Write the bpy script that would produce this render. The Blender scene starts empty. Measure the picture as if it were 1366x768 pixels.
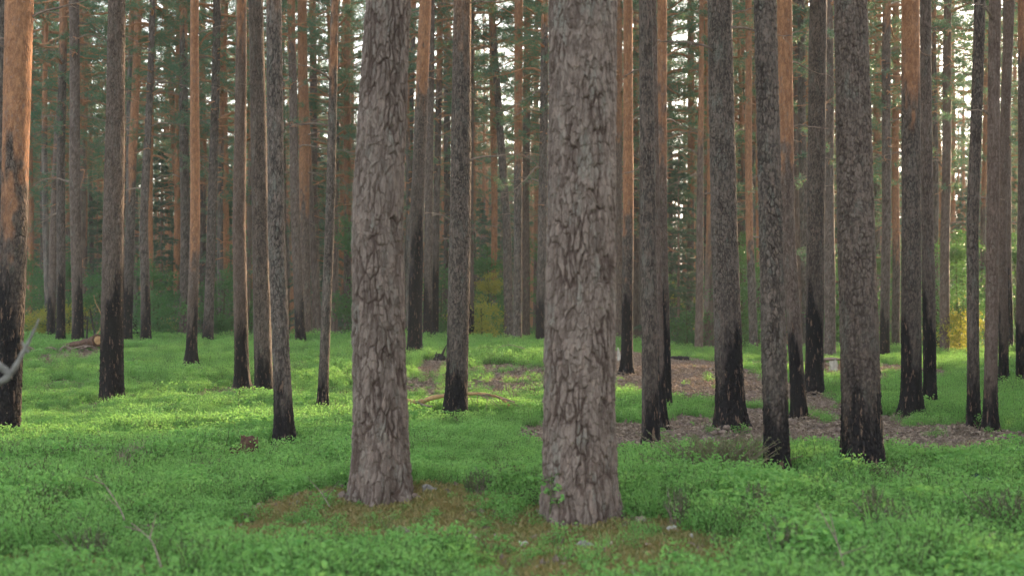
import bpy, math, random
import numpy as np
from mathutils import Vector

random.seed(7); RNG = np.random.default_rng(7)
S = bpy.context.scene
COL = S.collection
F = 50/36*1366.0            # focal length in photo pixels (50 mm lens, 36 mm sensor, 1366 px)
CX, HY, H = 683.0, 430.0, 1.25   # principal column, horizon row, eye height (m)
PI = math.pi

# ------------------------------------------------------------------ noise
def hsh(i, j, k, s):
    i = np.asarray(i, np.int64).astype(np.uint32); j = np.asarray(j, np.int64).astype(np.uint32); k = np.asarray(k, np.int64).astype(np.uint32)
    h = i*np.uint32(374761393) + j*np.uint32(668265263) + k*np.uint32(2246822519) + np.uint32((s*3266489917) & 0xffffffff)
    h ^= h >> np.uint32(15); h *= np.uint32(2246822519); h ^= h >> np.uint32(13); h *= np.uint32(3266489917); h ^= h >> np.uint32(16)
    return h.astype(np.float64)/4294967295.0
def vnoise(x, y, z, s=0):
    xi, yi, zi = np.floor(x), np.floor(y), np.floor(z)
    fx, fy, fz = x-xi, y-yi, z-zi
    fx = fx*fx*(3-2*fx); fy = fy*fy*(3-2*fy); fz = fz*fz*(3-2*fz)
    r = 0
    for a in (0, 1):
        for b in (0, 1):
            for c in (0, 1):
                w = (fx if a else 1-fx)*(fy if b else 1-fy)*(fz if c else 1-fz)
                r = r + w*hsh(xi+a, yi+b, zi+c, s)
    return r*2-1
def fbm(x, y, z, s=0, o=3):
    r = 0; a = 1; t = 0
    for q in range(o):
        r = r+a*vnoise(x*2**q, y*2**q, z*2**q, s+q); t += a; a *= .5
    return r/t
def smooth(a, b, x):
    t = np.clip((x-a)/(b-a), 0, 1); return t*t*(3-2*t)
def voro(u, v, nu, s, jit=.85):
    """cellular noise, periodic in u with period nu: F1, F2, id of cell, offset in v from the cell point"""
    ui, vi = np.floor(u), np.floor(v)
    F1 = np.full(u.shape, 9.); F2 = np.full(u.shape, 9.); ID = np.zeros(u.shape); DV = np.zeros(u.shape)
    for a in (-1, 0, 1):
        for b in (-1, 0, 1):
            cu, cv = ui+a, vi+b; cm = np.mod(cu, nu)
            pu = cu+.5+jit*(hsh(cm, cv, 0*cm, s)-.5); pv = cv+.5+jit*(hsh(cm, cv, 0*cm+1, s)-.5)
            d = np.sqrt((u-pu)**2+(v-pv)**2)
            n1 = d < F1
            F2 = np.where(n1, F1, np.minimum(F2, d)); ID = np.where(n1, hsh(cm, cv, 0*cm+2, s), ID); DV = np.where(n1, v-pv, DV)
            F1 = np.where(n1, d, F1)
    return F1, F2, ID, DV

# ------------------------------------------------------------------ terrain
def base_h(x, y):
    A = .60-.36*smooth(.5, 6.5, x)
    up = smooth(17.5, 35, y)*A
    dn = smooth(37.5, 60, y)*(A+.35)
    return up-dn*.85
def terrain(x, y):
    x = np.asarray(x, float); y = np.asarray(y, float)
    z = base_h(x, y)
    z = z+.035*fbm(x*.45, y*.45, 0*x, 11)+.012*vnoise(x*2.1, y*2.1, 0*x, 14)
    for (mx, my, a, rr) in MOUNDS:
        z = z+a*np.exp(-(((x-mx)/rr)**2+((y-my)/(rr*.8))**2))
    return z
MOUNDS = []
PATCH = []; use_veg = False
def ray_ground(px, py, dmax=36.0):
    """distance of the first ground point seen on the ray through a photo pixel"""
    ds = np.linspace(5, dmax, 4000)
    X = (px-CX)/F*ds; Z = H+(HY-py)/F*ds
    veg = .03
    if PATCH and use_veg:
        L, M = masks(X, ds); veg = .03+.11*(1-np.maximum(L, M))
    hit = np.nonzero(Z <= terrain(X, ds)+veg)[0]
    return float(ds[hit[0]]) if len(hit) else None
def gpt(px, py):
    d = ray_ground(px, py) or 36.0
    x = (px-CX)/F*d
    return x, d, float(terrain(x, d))
def zat(py, d): return H+(HY-py)/F*d

# two moss mounds at the nearest trunks
for px, py, a, rr in ((510, 662, .15, .70), (773, 676, .17, .95)):
    x, d, _ = gpt(px, py); MOUNDS.append((x, d-.1, a, rr))

# ------------------------------------------------------------------ mesh helpers
def new_mesh(name, V, Fc, mats=(), midx=None, smooth_=True, attrs=None):
    """V (n,3); Fc: list of int arrays, each (m,3) or (m,4)"""
    me = bpy.data.meshes.new(name)
    V = np.asarray(V, np.float32)
    Fc = [np.asarray(f, np.int32) for f in Fc if len(f)]
    nl = sum(f.size for f in Fc); nf = sum(len(f) for f in Fc)
    me.vertices.add(len(V)); me.vertices.foreach_set('co', V.ravel())
    me.loops.add(nl); me.loops.foreach_set('vertex_index', np.concatenate([f.ravel() for f in Fc]))
    tot = np.concatenate([np.full(len(f), f.shape[1], np.int32) for f in Fc])
    st = np.concatenate([[0], np.cumsum(tot)[:-1]]).astype(np.int32)
    me.polygons.add(nf); me.polygons.foreach_set('loop_start', st); me.polygons.foreach_set('loop_total', tot)
    if midx is not None: me.polygons.foreach_set('material_index', np.asarray(midx, np.int32))
    me.polygons.foreach_set('use_smooth', np.full(nf, smooth_, bool))
    me.update(calc_edges=True)
    for m in mats: me.materials.append(m)
    for k, a in (attrs or {}).items():
        at = me.attributes.new(k, 'FLOAT', 'POINT'); at.data.foreach_set('value', np.asarray(a, np.float32).ravel())
    return me
def link(name, me, parent=None, loc=None):
    o = bpy.data.objects.new(name, me); COL.objects.link(o)
    if parent is not None: o.parent = parent
    if loc is not None: o.location = loc
    return o
def tag(o, label=None, cat=None, group=None, kind=None):
    if label: o['label'] = label
    if cat: o['category'] = cat
    if group: o['group'] = group
    if kind: o['kind'] = kind
    return o
def thing(name, label, cat, loc, rz=0, group=None):
    o = bpy.data.objects.new(name, None); o.empty_display_size = .2
    COL.objects.link(o); o.location = loc; o.rotation_euler = (0, 0, rz)
    return tag(o, label, cat, group)

class MB:
    """collects pieces into one mesh, with material slots and per-vertex attributes"""
    def __init__(s): s.V = []; s.Q = []; s.T = []; s.mq = []; s.mt = []; s.n = 0; s.A = {}
    def add(s, V, Fc, m=0, **at):
        V = np.asarray(V, float).reshape(-1, 3); Fc = np.asarray(Fc, int)
        if len(Fc):
            if Fc.shape[1] == 4: s.Q.append(Fc+s.n); s.mq.append(np.full(len(Fc), m))
            else: s.T.append(Fc+s.n); s.mt.append(np.full(len(Fc), m))
        s.V.append(V)
        for k in set(s.A) | set(at):
            s.A.setdefault(k, [np.zeros(s.n)] if s.n else [])
            v = at.get(k, 0.); s.A[k].append(np.zeros(len(V))+v)
        s.n += len(V)
    def tube(s, P, R, n=6, m=0, cap=True, **at):
        P = np.asarray(P, float); R = np.asarray(R, float)*np.ones(len(P))
        T = np.gradient(P, axis=0); T /= np.linalg.norm(T, axis=1)[:, None]+1e-9
        up = np.array([0, 0, 1.]) if abs(T[0][2]) < .9 else np.array([1., 0, 0])
        V = []
        a = np.arange(n)/n*2*PI
        for p, r, t in zip(P, R, T):
            e1 = np.cross(up, t); e1 /= np.linalg.norm(e1)+1e-9; e2 = np.cross(t, e1)
            V.append(p+r*(np.cos(a)[:, None]*e1+np.sin(a)[:, None]*e2))
        V = np.concatenate(V); k = len(P)
        i = np.arange(k-1)[:, None]*n; j = np.arange(n)[None, :]; j2 = (j+1) % n
        Q = np.stack([i+j, i+j2, i+n+j2, i+n+j], -1).reshape(-1, 4)
        s.add(V, Q, m, **at)
        if cap:
            for e, idx in ((0, P[0]), (k-1, P[-1])):
                b = V[e*n:(e+1)*n]
                Vc = np.vstack([b, idx[None]]); f = np.array([[q, (q+1) % n, n] for q in range(n)])
                s.add(Vc, f if e else f[:, ::-1], m, **at)
    def leaves(s, P, D, L, W, m=0, fold=.25, **at):
        """diamond leaves: base P, direction D (unit), length L, width W, each one a folded pair of triangles"""
        P = np.asarray(P, float); D = np.asarray(D, float); n = len(P)
        L = np.asarray(L)*np.ones(n); W = np.asarray(W)*np.ones(n)
        rv = RNG.normal(size=(n, 3)); rv[:, 2] *= .5
        sd = np.cross(D, rv); sd /= np.linalg.norm(sd, axis=1)[:, None]+1e-9
        nr = np.cross(sd, D)
        a = P; b = P+D*(L*.45)[:, None]+sd*(W*.5)[:, None]+nr*(W*fold)[:, None]
        c = P+D*L[:, None]-nr*(L*.12)[:, None]; d = P+D*(L*.45)[:, None]-sd*(W*.5)[:, None]+nr*(W*fold)[:, None]
        V = np.stack([a, b, c, d], 1).reshape(-1, 3); i = np.arange(n)[:, None]*4
        T = np.concatenate([i+[0, 1, 2], i+[0, 2, 3]], 0)
        at2 = {k: (np.repeat(v, 4) if np.ndim(v) else v) for k, v in at.items()}
        s.add(V, T, m, **at2)
    def needles(s, P, D, L, W, m=0, **at):
        n = len(P); rv = RNG.normal(size=(n, 3)); sd = np.cross(D, rv); sd /= np.linalg.norm(sd, axis=1)[:, None]+1e-9
        L = (np.asarray(L)*np.ones(n))[:, None]; W = (np.asarray(W)*np.ones(n))[:, None]
        V = np.stack([P-sd*W*.5, P+sd*W*.5, P+D*L], 1).reshape(-1, 3); i = np.arange(n)[:, None]*3
        at2 = {k: (np.repeat(v, 3) if np.ndim(v) else v) for k, v in at.items()}
        s.add(V, i+[0, 1, 2], m, **at2)
    def blob(s, c, r, m=0, seed=0, n=10, amp=.25, fr=2.0, **at):
        th = np.linspace(0, PI, n+1)[:, None]; ph = (np.arange(2*n)/(2*n)*2*PI)[None]
        x = np.sin(th)*np.cos(ph); y = np.sin(th)*np.sin(ph); z = np.cos(th)+0*ph
        k = 1+amp*fbm(x*fr+seed, y*fr, z*fr, seed, 3)
        V = np.stack([x*k*r[0]+c[0], y*k*r[1]+c[1], z*k*r[2]+c[2]], -1).reshape(-1, 3)
        i = np.arange(n)[:, None]*(2*n); j = np.arange(2*n)[None]; j2 = (j+1) % (2*n)
        s.add(V, np.stack([i+j, i+2*n+j, i+2*n+j2, i+j2], -1).reshape(-1, 4), m, **at)
    def mesh(s, name, mats, smooth_=True):
        Fc = []; mi = []
        if s.Q: Fc.append(np.concatenate(s.Q)); mi.append(np.concatenate(s.mq))
        if s.T: Fc.append(np.concatenate(s.T)); mi.append(np.concatenate(s.mt))
        return new_mesh(name, np.concatenate(s.V), Fc, mats, np.concatenate(mi), smooth_, {k: np.concatenate(v) for k, v in s.A.items()})

def unit(v): return v/(np.linalg.norm(v, axis=-1, keepdims=True)+1e-9)

# ------------------------------------------------------------------ materials
class NT:
    def __init__(s, name):
        s.m = bpy.data.materials.new(name); s.m.use_nodes = True
        s.t = s.m.node_tree; s.t.nodes.clear(); s.out = s.n('ShaderNodeOutputMaterial')
    def n(s, ty, **k):
        x = s.t.nodes.new(ty)
        for a, b in k.items():
            if a.startswith('_'): x.inputs[a[1:].replace('_', ' ')].default_value = b
            else: setattr(x, a, b)
        return x
    def l(s, a, b): s.t.links.new(a, b)
    def setin(s, inp, v):
        if hasattr(v, 'is_output') or isinstance(v, bpy.types.NodeSocket): s.l(v, inp)
        else: inp.default_value = v
    def math(s, op, a, b=None, clamp=False):
        x = s.n('ShaderNodeMath', operation=op, use_clamp=clamp); s.setin(x.inputs[0], a)
        if b is not None: s.setin(x.inputs[1], b)
        return x.outputs[0]
    def mix(s, f, a, b, bt='MIX'):
        x = s.n('ShaderNodeMix', data_type='RGBA', blend_type=bt)
        s.setin(x.inputs[0], f); s.setin(x.inputs[6], a if not isinstance(a, tuple) else (*a, 1)[:4]); s.setin(x.inputs[7], b if not isinstance(b, tuple) else (*b, 1)[:4])
        return x.outputs[2]
    def attr(s, name): return s.n('ShaderNodeAttribute', attribute_name=name).outputs['Fac']
    def noise(s, sc, vec=None, det=3, rough=.55, dim='3D'):
        x = s.n('ShaderNodeTexNoise'); x.inputs['Scale'].default_value = sc; x.inputs['Detail'].default_value = det; x.inputs['Roughness'].default_value = rough
        if vec is not None: s.l(vec, x.inputs['Vector'])
        return x.outputs['Fac']
    def ramp(s, v, a, b):
        x = s.n('ShaderNodeMapRange', interpolation_type='SMOOTHSTEP'); s.setin(x.inputs[0], v); x.inputs[1].default_value = a; x.inputs[2].default_value = b
        return x.outputs[0]
    def obj_vec(s, sx=1, sy=1, sz=1):
        tc = s.n('ShaderNodeTexCoord'); mp = s.n('ShaderNodeMapping'); mp.inputs['Scale'].default_value = (sx, sy, sz); s.l(tc.outputs['Object'], mp.inputs['Vector']); return mp.outputs[0]
    def bsdf(s, col, rough=.85, spec=.25, bump=None, bs=.4, bd=.01, trans=None, tcol=None):
        b = s.n('ShaderNodeBsdfPrincipled'); s.setin(b.inputs['Base Color'], col if not isinstance(col, tuple) else (*col, 1)[:4]); s.setin(b.inputs['Roughness'], rough); b.inputs['Specular IOR Level'].default_value = spec
        if bump is not None:
            x = s.n('ShaderNodeBump'); x.inputs['Strength'].default_value = bs; x.inputs['Distance'].default_value = bd; s.l(bump, x.inputs['Height']); s.l(x.outputs[0], b.inputs['Normal'])
        o = b.outputs[0]
        if trans:
            t = s.n('ShaderNodeBsdfTranslucent'); s.setin(t.inputs[0], tcol if tcol is not None else col)
            mx = s.n('ShaderNodeMixShader'); mx.inputs[0].default_value = trans; s.l(o, mx.inputs[1]); s.l(t.outputs[0], mx.inputs[2]); o = mx.outputs[0]
        s.l(o, s.out.inputs[0]); return s.m

def bark_material():
    n = NT('pine_bark')
    plate, fis, ora, ch, hero = n.attr('plate'), n.attr('fissure'), n.attr('orange'), n.attr('char'), n.attr('fine')
    ov = n.obj_vec(1, 1, .35); big = n.noise(3.0, ov, 2); mid = n.noise(26, ov, 4, .65); fine = n.noise(150, n.obj_vec(1, 1, .3), 3, .7)
    info = n.n('ShaderNodeObjectInfo').outputs['Random']
    c = n.mix(n.ramp(plate, .2, .8), (.046, .036, .031), (.155, .122, .105))
    c = n.mix(n.ramp(mid, .5, .72), c, (.205, .150, .125))          # pinkish freshly flaked scales
    c = n.mix(n.math('MULTIPLY', n.ramp(fine, .48, .75), .35), c, (.26, .245, .225))
    lich = n.math('MULTIPLY', n.ramp(n.noise(9, ov, 5, .7), .52, .68), n.math('SUBTRACT', .6, fis, True))
    c = n.mix(n.math('MULTIPLY', lich, .75), c, (.165, .20, .175))                            # grey-green lichen crust
    c = n.mix(n.math('MULTIPLY', n.ramp(fis, .05, .85), .95), c, (.028, .020, .018)); rust = n.ramp(fine, .4, .7)
    stri = n.noise(75, n.obj_vec(1, 1, .10), 4, .7); c = n.mix(n.math('MULTIPLY', n.ramp(stri, .50, .68), .55), c, (.045, .036, .033)); c = n.mix(n.math('MULTIPLY', n.ramp(stri, .48, .34), .35), c, (.25, .225, .20))
    c = n.mix(n.math('MULTIPLY', n.attr('brown'), .65), c, n.mix(1., c, (.58, .50, .46), 'MULTIPLY'))
    warm = n.math('MULTIPLY', n.ramp(info, .3, 1.0), .5); c = n.mix(warm, c, n.mix(.5, c, (.21, .125, .095)))
    o1 = n.mix(n.ramp(mid, .35, .7), (.22, .10, .055), (.40, .19, .095)); o1 = n.mix(n.math('MULTIPLY', n.ramp(fine, .5, .75), .6), o1, (.52, .29, .15)); o1 = n.mix(n.math('MULTIPLY', n.ramp(plate, .62, .9), .7), o1, (.21, .14, .115))
    o1 = n.mix(n.math('MULTIPLY', fis, .8), o1, (.11, .045, .028))
    om = n.math('MULTIPLY', ora, n.ramp(n.math('ADD', n.math('ADD', n.math('MULTIPLY', big, .8), n.math('MULTIPLY', mid, .5)), ora), .65, 1.35))
    c = n.mix(om, c, o1)
    c = n.mix(n.math('MULTIPLY', n.attr('scorch'), .40), c, (.040, .030, .027))
    # charring: soot crust, with pale brown where plates have flaked off since the fire
    cn = n.noise(30, n.obj_vec(1, 1, .22), 3, .6)
    sc = n.mix(n.ramp(cn, .58, .68), (.0085, .0065, .0072), (.13, .082, .058))
    sc = n.mix(n.math('MULTIPLY', n.ramp(fine, .5, .8), .35), sc, (.04, .033, .033))
    cm = n.ramp(n.math('ADD', ch, n.math('MULTIPLY', n.math('SUBTRACT', cn, .5), 1.1)), .12, .95)
    c = n.mix(cm, c, sc)
    ht = n.math('ADD', n.math('MULTIPLY', fine, .5), n.math('MULTIPLY', mid, .9))
    return n.bsdf(c, .88, .2, ht, .55, .006)
BARK = bark_material()

def leaf_material(name, c1, c2, tr, tcol, c3=None, rough=.5, spec=.35):
    n = NT(name); tint = n.attr('tint'); ri = n.n('ShaderNodeObjectInfo').outputs['Random']
    c = n.mix(tint, c1, c2)
    if c3: c = n.mix(n.math('MULTIPLY', n.ramp(ri, .3, 1.0), .6), c, c3)
    tc = n.mix(.5, c, tcol, 'MIX')
    return n.bsdf(c, rough, spec, trans=tr, tcol=tc)
NEEDLE = leaf_material('pine_needles', (.045, .105, .078), (.11, .185, .11), .45, (.15, .26, .10), (.075, .125, .07))
SPRUCE = leaf_material('spruce_needles', (.026, .062, .045), (.06, .11, .06), .25, (.08, .14, .04))
BIRCHL = leaf_material('broad_leaves', (.035, .12, .045), (.085, .19, .055), .4, (.14, .26, .05))
SUNTINTL = leaf_material('sun_painted_leaves', (.12, .19, .035), (.34, .28, .05), .5, (.5, .45, .06))  # yellow leaf colour stands in for low sunlight on green leaves
BILB = leaf_material('bilberry_leaves', (.088, .245, .057), (.215, .41, .12), .45, (.245, .45, .09), (.17, .335, .093), .65, .12)
HEATH = leaf_material('heather_leaves', (.05, .10, .035), (.16, .15, .07), .25, (.15, .16, .05))
DRYG = leaf_material('dry_leaves', (.12, .090, .072), (.36, .28, .22), .15, (.3, .22, .16), None, .8, .1)
def simple(name, c1, c2, sc=20, rough=.85, bd=.01, sv=(1, 1, 1)):
    n = NT(name); v = n.obj_vec(*sv); a = n.noise(sc, v, 4, .65); b = n.noise(sc*5, v, 3, .7)
    c = n.mix(n.ramp(a, .35, .68), c1, c2); c = n.mix(n.math('MULTIPLY', n.ramp(b, .5, .75), .4), c, tuple(x*.45 for x in c1))
    return n.bsdf(c, rough, .2, n.math('ADD', a, b), .6, bd)
DEADW = simple('dead_branch_bark', (.14, .10, .085), (.26, .19, .15), 12, sv=(1, 1, 1))
LIMB = simple('orange_limb_bark', (.30, .14, .075), (.42, .21, .11), 6)
STEM = simple('green_brown_stem', (.05, .075, .03), (.10, .09, .045), 40)
GREYW = simple('weathered_grey_wood', (.12, .11, .10), (.24, .225, .205), 14, sv=(1, 1, 1))
BOUGH = simple('barkless_orange_wood', (.32, .19, .09), (.46, .30, .15), 14)
ROT = simple('rotten_red_wood', (.05, .025, .018), (.13, .068, .045), 22)
SOOT = simple('charred_wood', (.018, .015, .015), (.05, .042, .04), 25)
CUTW = simple('fresh_cut_wood', (.26, .15, .075), (.42, .26, .13), 9)
PALEW = simple('bleached_wood', (.32, .29, .25), (.55, .50, .44), 16, sv=(1, 1, .3))
STONEM = simple('pale_chip', (.17, .15, .135), (.32, .29, .26), 25)

def ground_material():
    n = NT('forest_floor'); lit, mo = n.attr('litter'), n.attr('moss')
    tc = n.n('ShaderNodeTexCoord').outputs['Object']
    a = n.noise(1.3, tc, 5, .6); b = n.noise(14, tc, 5, .7); c_ = n.noise(60, tc, 4, .7)
    g = n.mix(n.ramp(b, .35, .65), (.032, .068, .022), (.075, .095, .03)); g = n.mix(n.ramp(a, .5, .7), g, (.075, .062, .032))
    l = n.mix(n.ramp(c_, .38, .62), (.13, .105, .09), (.32, .27, .235)); l = n.mix(n.ramp(b, .5, .75), l, (.13, .095, .075)); l = n.mix(n.math('MULTIPLY', n.ramp(n.noise(110, tc, 2), .62, .7), .6), l, (.45, .36, .30))
    m = n.mix(n.ramp(c_, .35, .65), (.15, .15, .05), (.40, .29, .13)); m = n.mix(n.ramp(b, .5, .6), m, (.33, .20, .10)); m = n.mix(n.ramp(n.noise(5, tc, 4, .7), .5, .6), m, (.075, .085, .035))
    c = n.mix(lit, g, l); c = n.mix(mo, c, m)
    return n.bsdf(c, .95, .1, n.math('ADD', n.math('MULTIPLY', c_, .5), b), .8, .02)
GROUND = ground_material()

# ------------------------------------------------------------------ bare patches (litter) and moss, as ellipses on the ground
def patch(px0, px1, py0, py1, k=1.0, kind='litter'):
    cx, cy = (px0+px1)/2, (py0+py1)/2
    d = ray_ground(cx, cy) or 35.; dn = ray_ground(cx, py1) or 34.; df = ray_ground(cx, py0) or 36.5
    if kind == 'moss' or k > .5: dn = ray_ground(cx, py1+.15*F/dn) or dn; px0 -= 12; px1 += 12
    PATCH.append(((cx-CX)/F*d, (dn+df)/2, max((px1-px0)/1.8*d/F, .1), max((df-dn)/2, .15), k, kind))
for p in ((815, 1015, 474, 531), (860, 960, 470, 500), (700, 880, 560, 592), (880, 1000, 556, 592), (990, 1110, 545, 590), (1090, 1250, 562, 590), (1230, 1330, 566, 584), (1020, 1120, 478, 497), (1160, 1215, 483, 496), (1045, 1105, 510, 560)):
    patch(*p)
for p in ((625, 730, 486, 516, .75), (540, 600, 500, 520, .7), (575, 605, 478, 492, .8), (580, 640, 566, 584, .5), (690, 720, 565, 575, .4), (275, 350, 514, 534, .5), (350, 400, 515, 530, .4), (100, 150, 466, 474, .8), (1255, 1380, 712, 742, .75), (1330, 1380, 608, 624, .6), (930, 1030, 590, 622, .5), (1180, 1280, 553, 568, .6), (60, 110, 505, 520, .5), (130, 165, 530, 545, .7), (850, 960, 530, 560, .35), (640, 730, 556, 580, .35), (1060, 1190, 645, 700, .3), (140, 260, 690, 720, .4), (0, 60, 745, 765, .6), (25, 60, 548, 562, .6)):
    patch(*p)
for p in ((355, 480, 652, 700, .9), (470, 640, 645, 705, 1.), (635, 960, 682, 748, 1.), (180, 270, 715, 745, .6), (0, 90, 735, 775, .7), (1050, 1140, 682, 706, .6), (885, 1000, 725, 765, .5)):
    patch(*p, kind='moss')
def masks(x, y):
    nz = .45*fbm(x*1.6, y*1.6, 0*x, 31, 3)+.18*vnoise(x*6, y*6, 0*x, 35)
    L = np.zeros(x.shape); M = np.zeros(x.shape)
    for (mx, my, rx, ry, k, kd) in PATCH:
        q = 1-np.sqrt(((x-mx)/rx)**2+((y-my)/ry)**2)+nz*(.45 if k >= 1 and kd == 'litter' else min(1., .6+.2*rx))
        v = smooth(-.2, .12, q)*k
        if kd == 'litter': L = np.maximum(L, v)
        else: M = np.maximum(M, v)
    return L, M

use_veg = True
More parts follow.
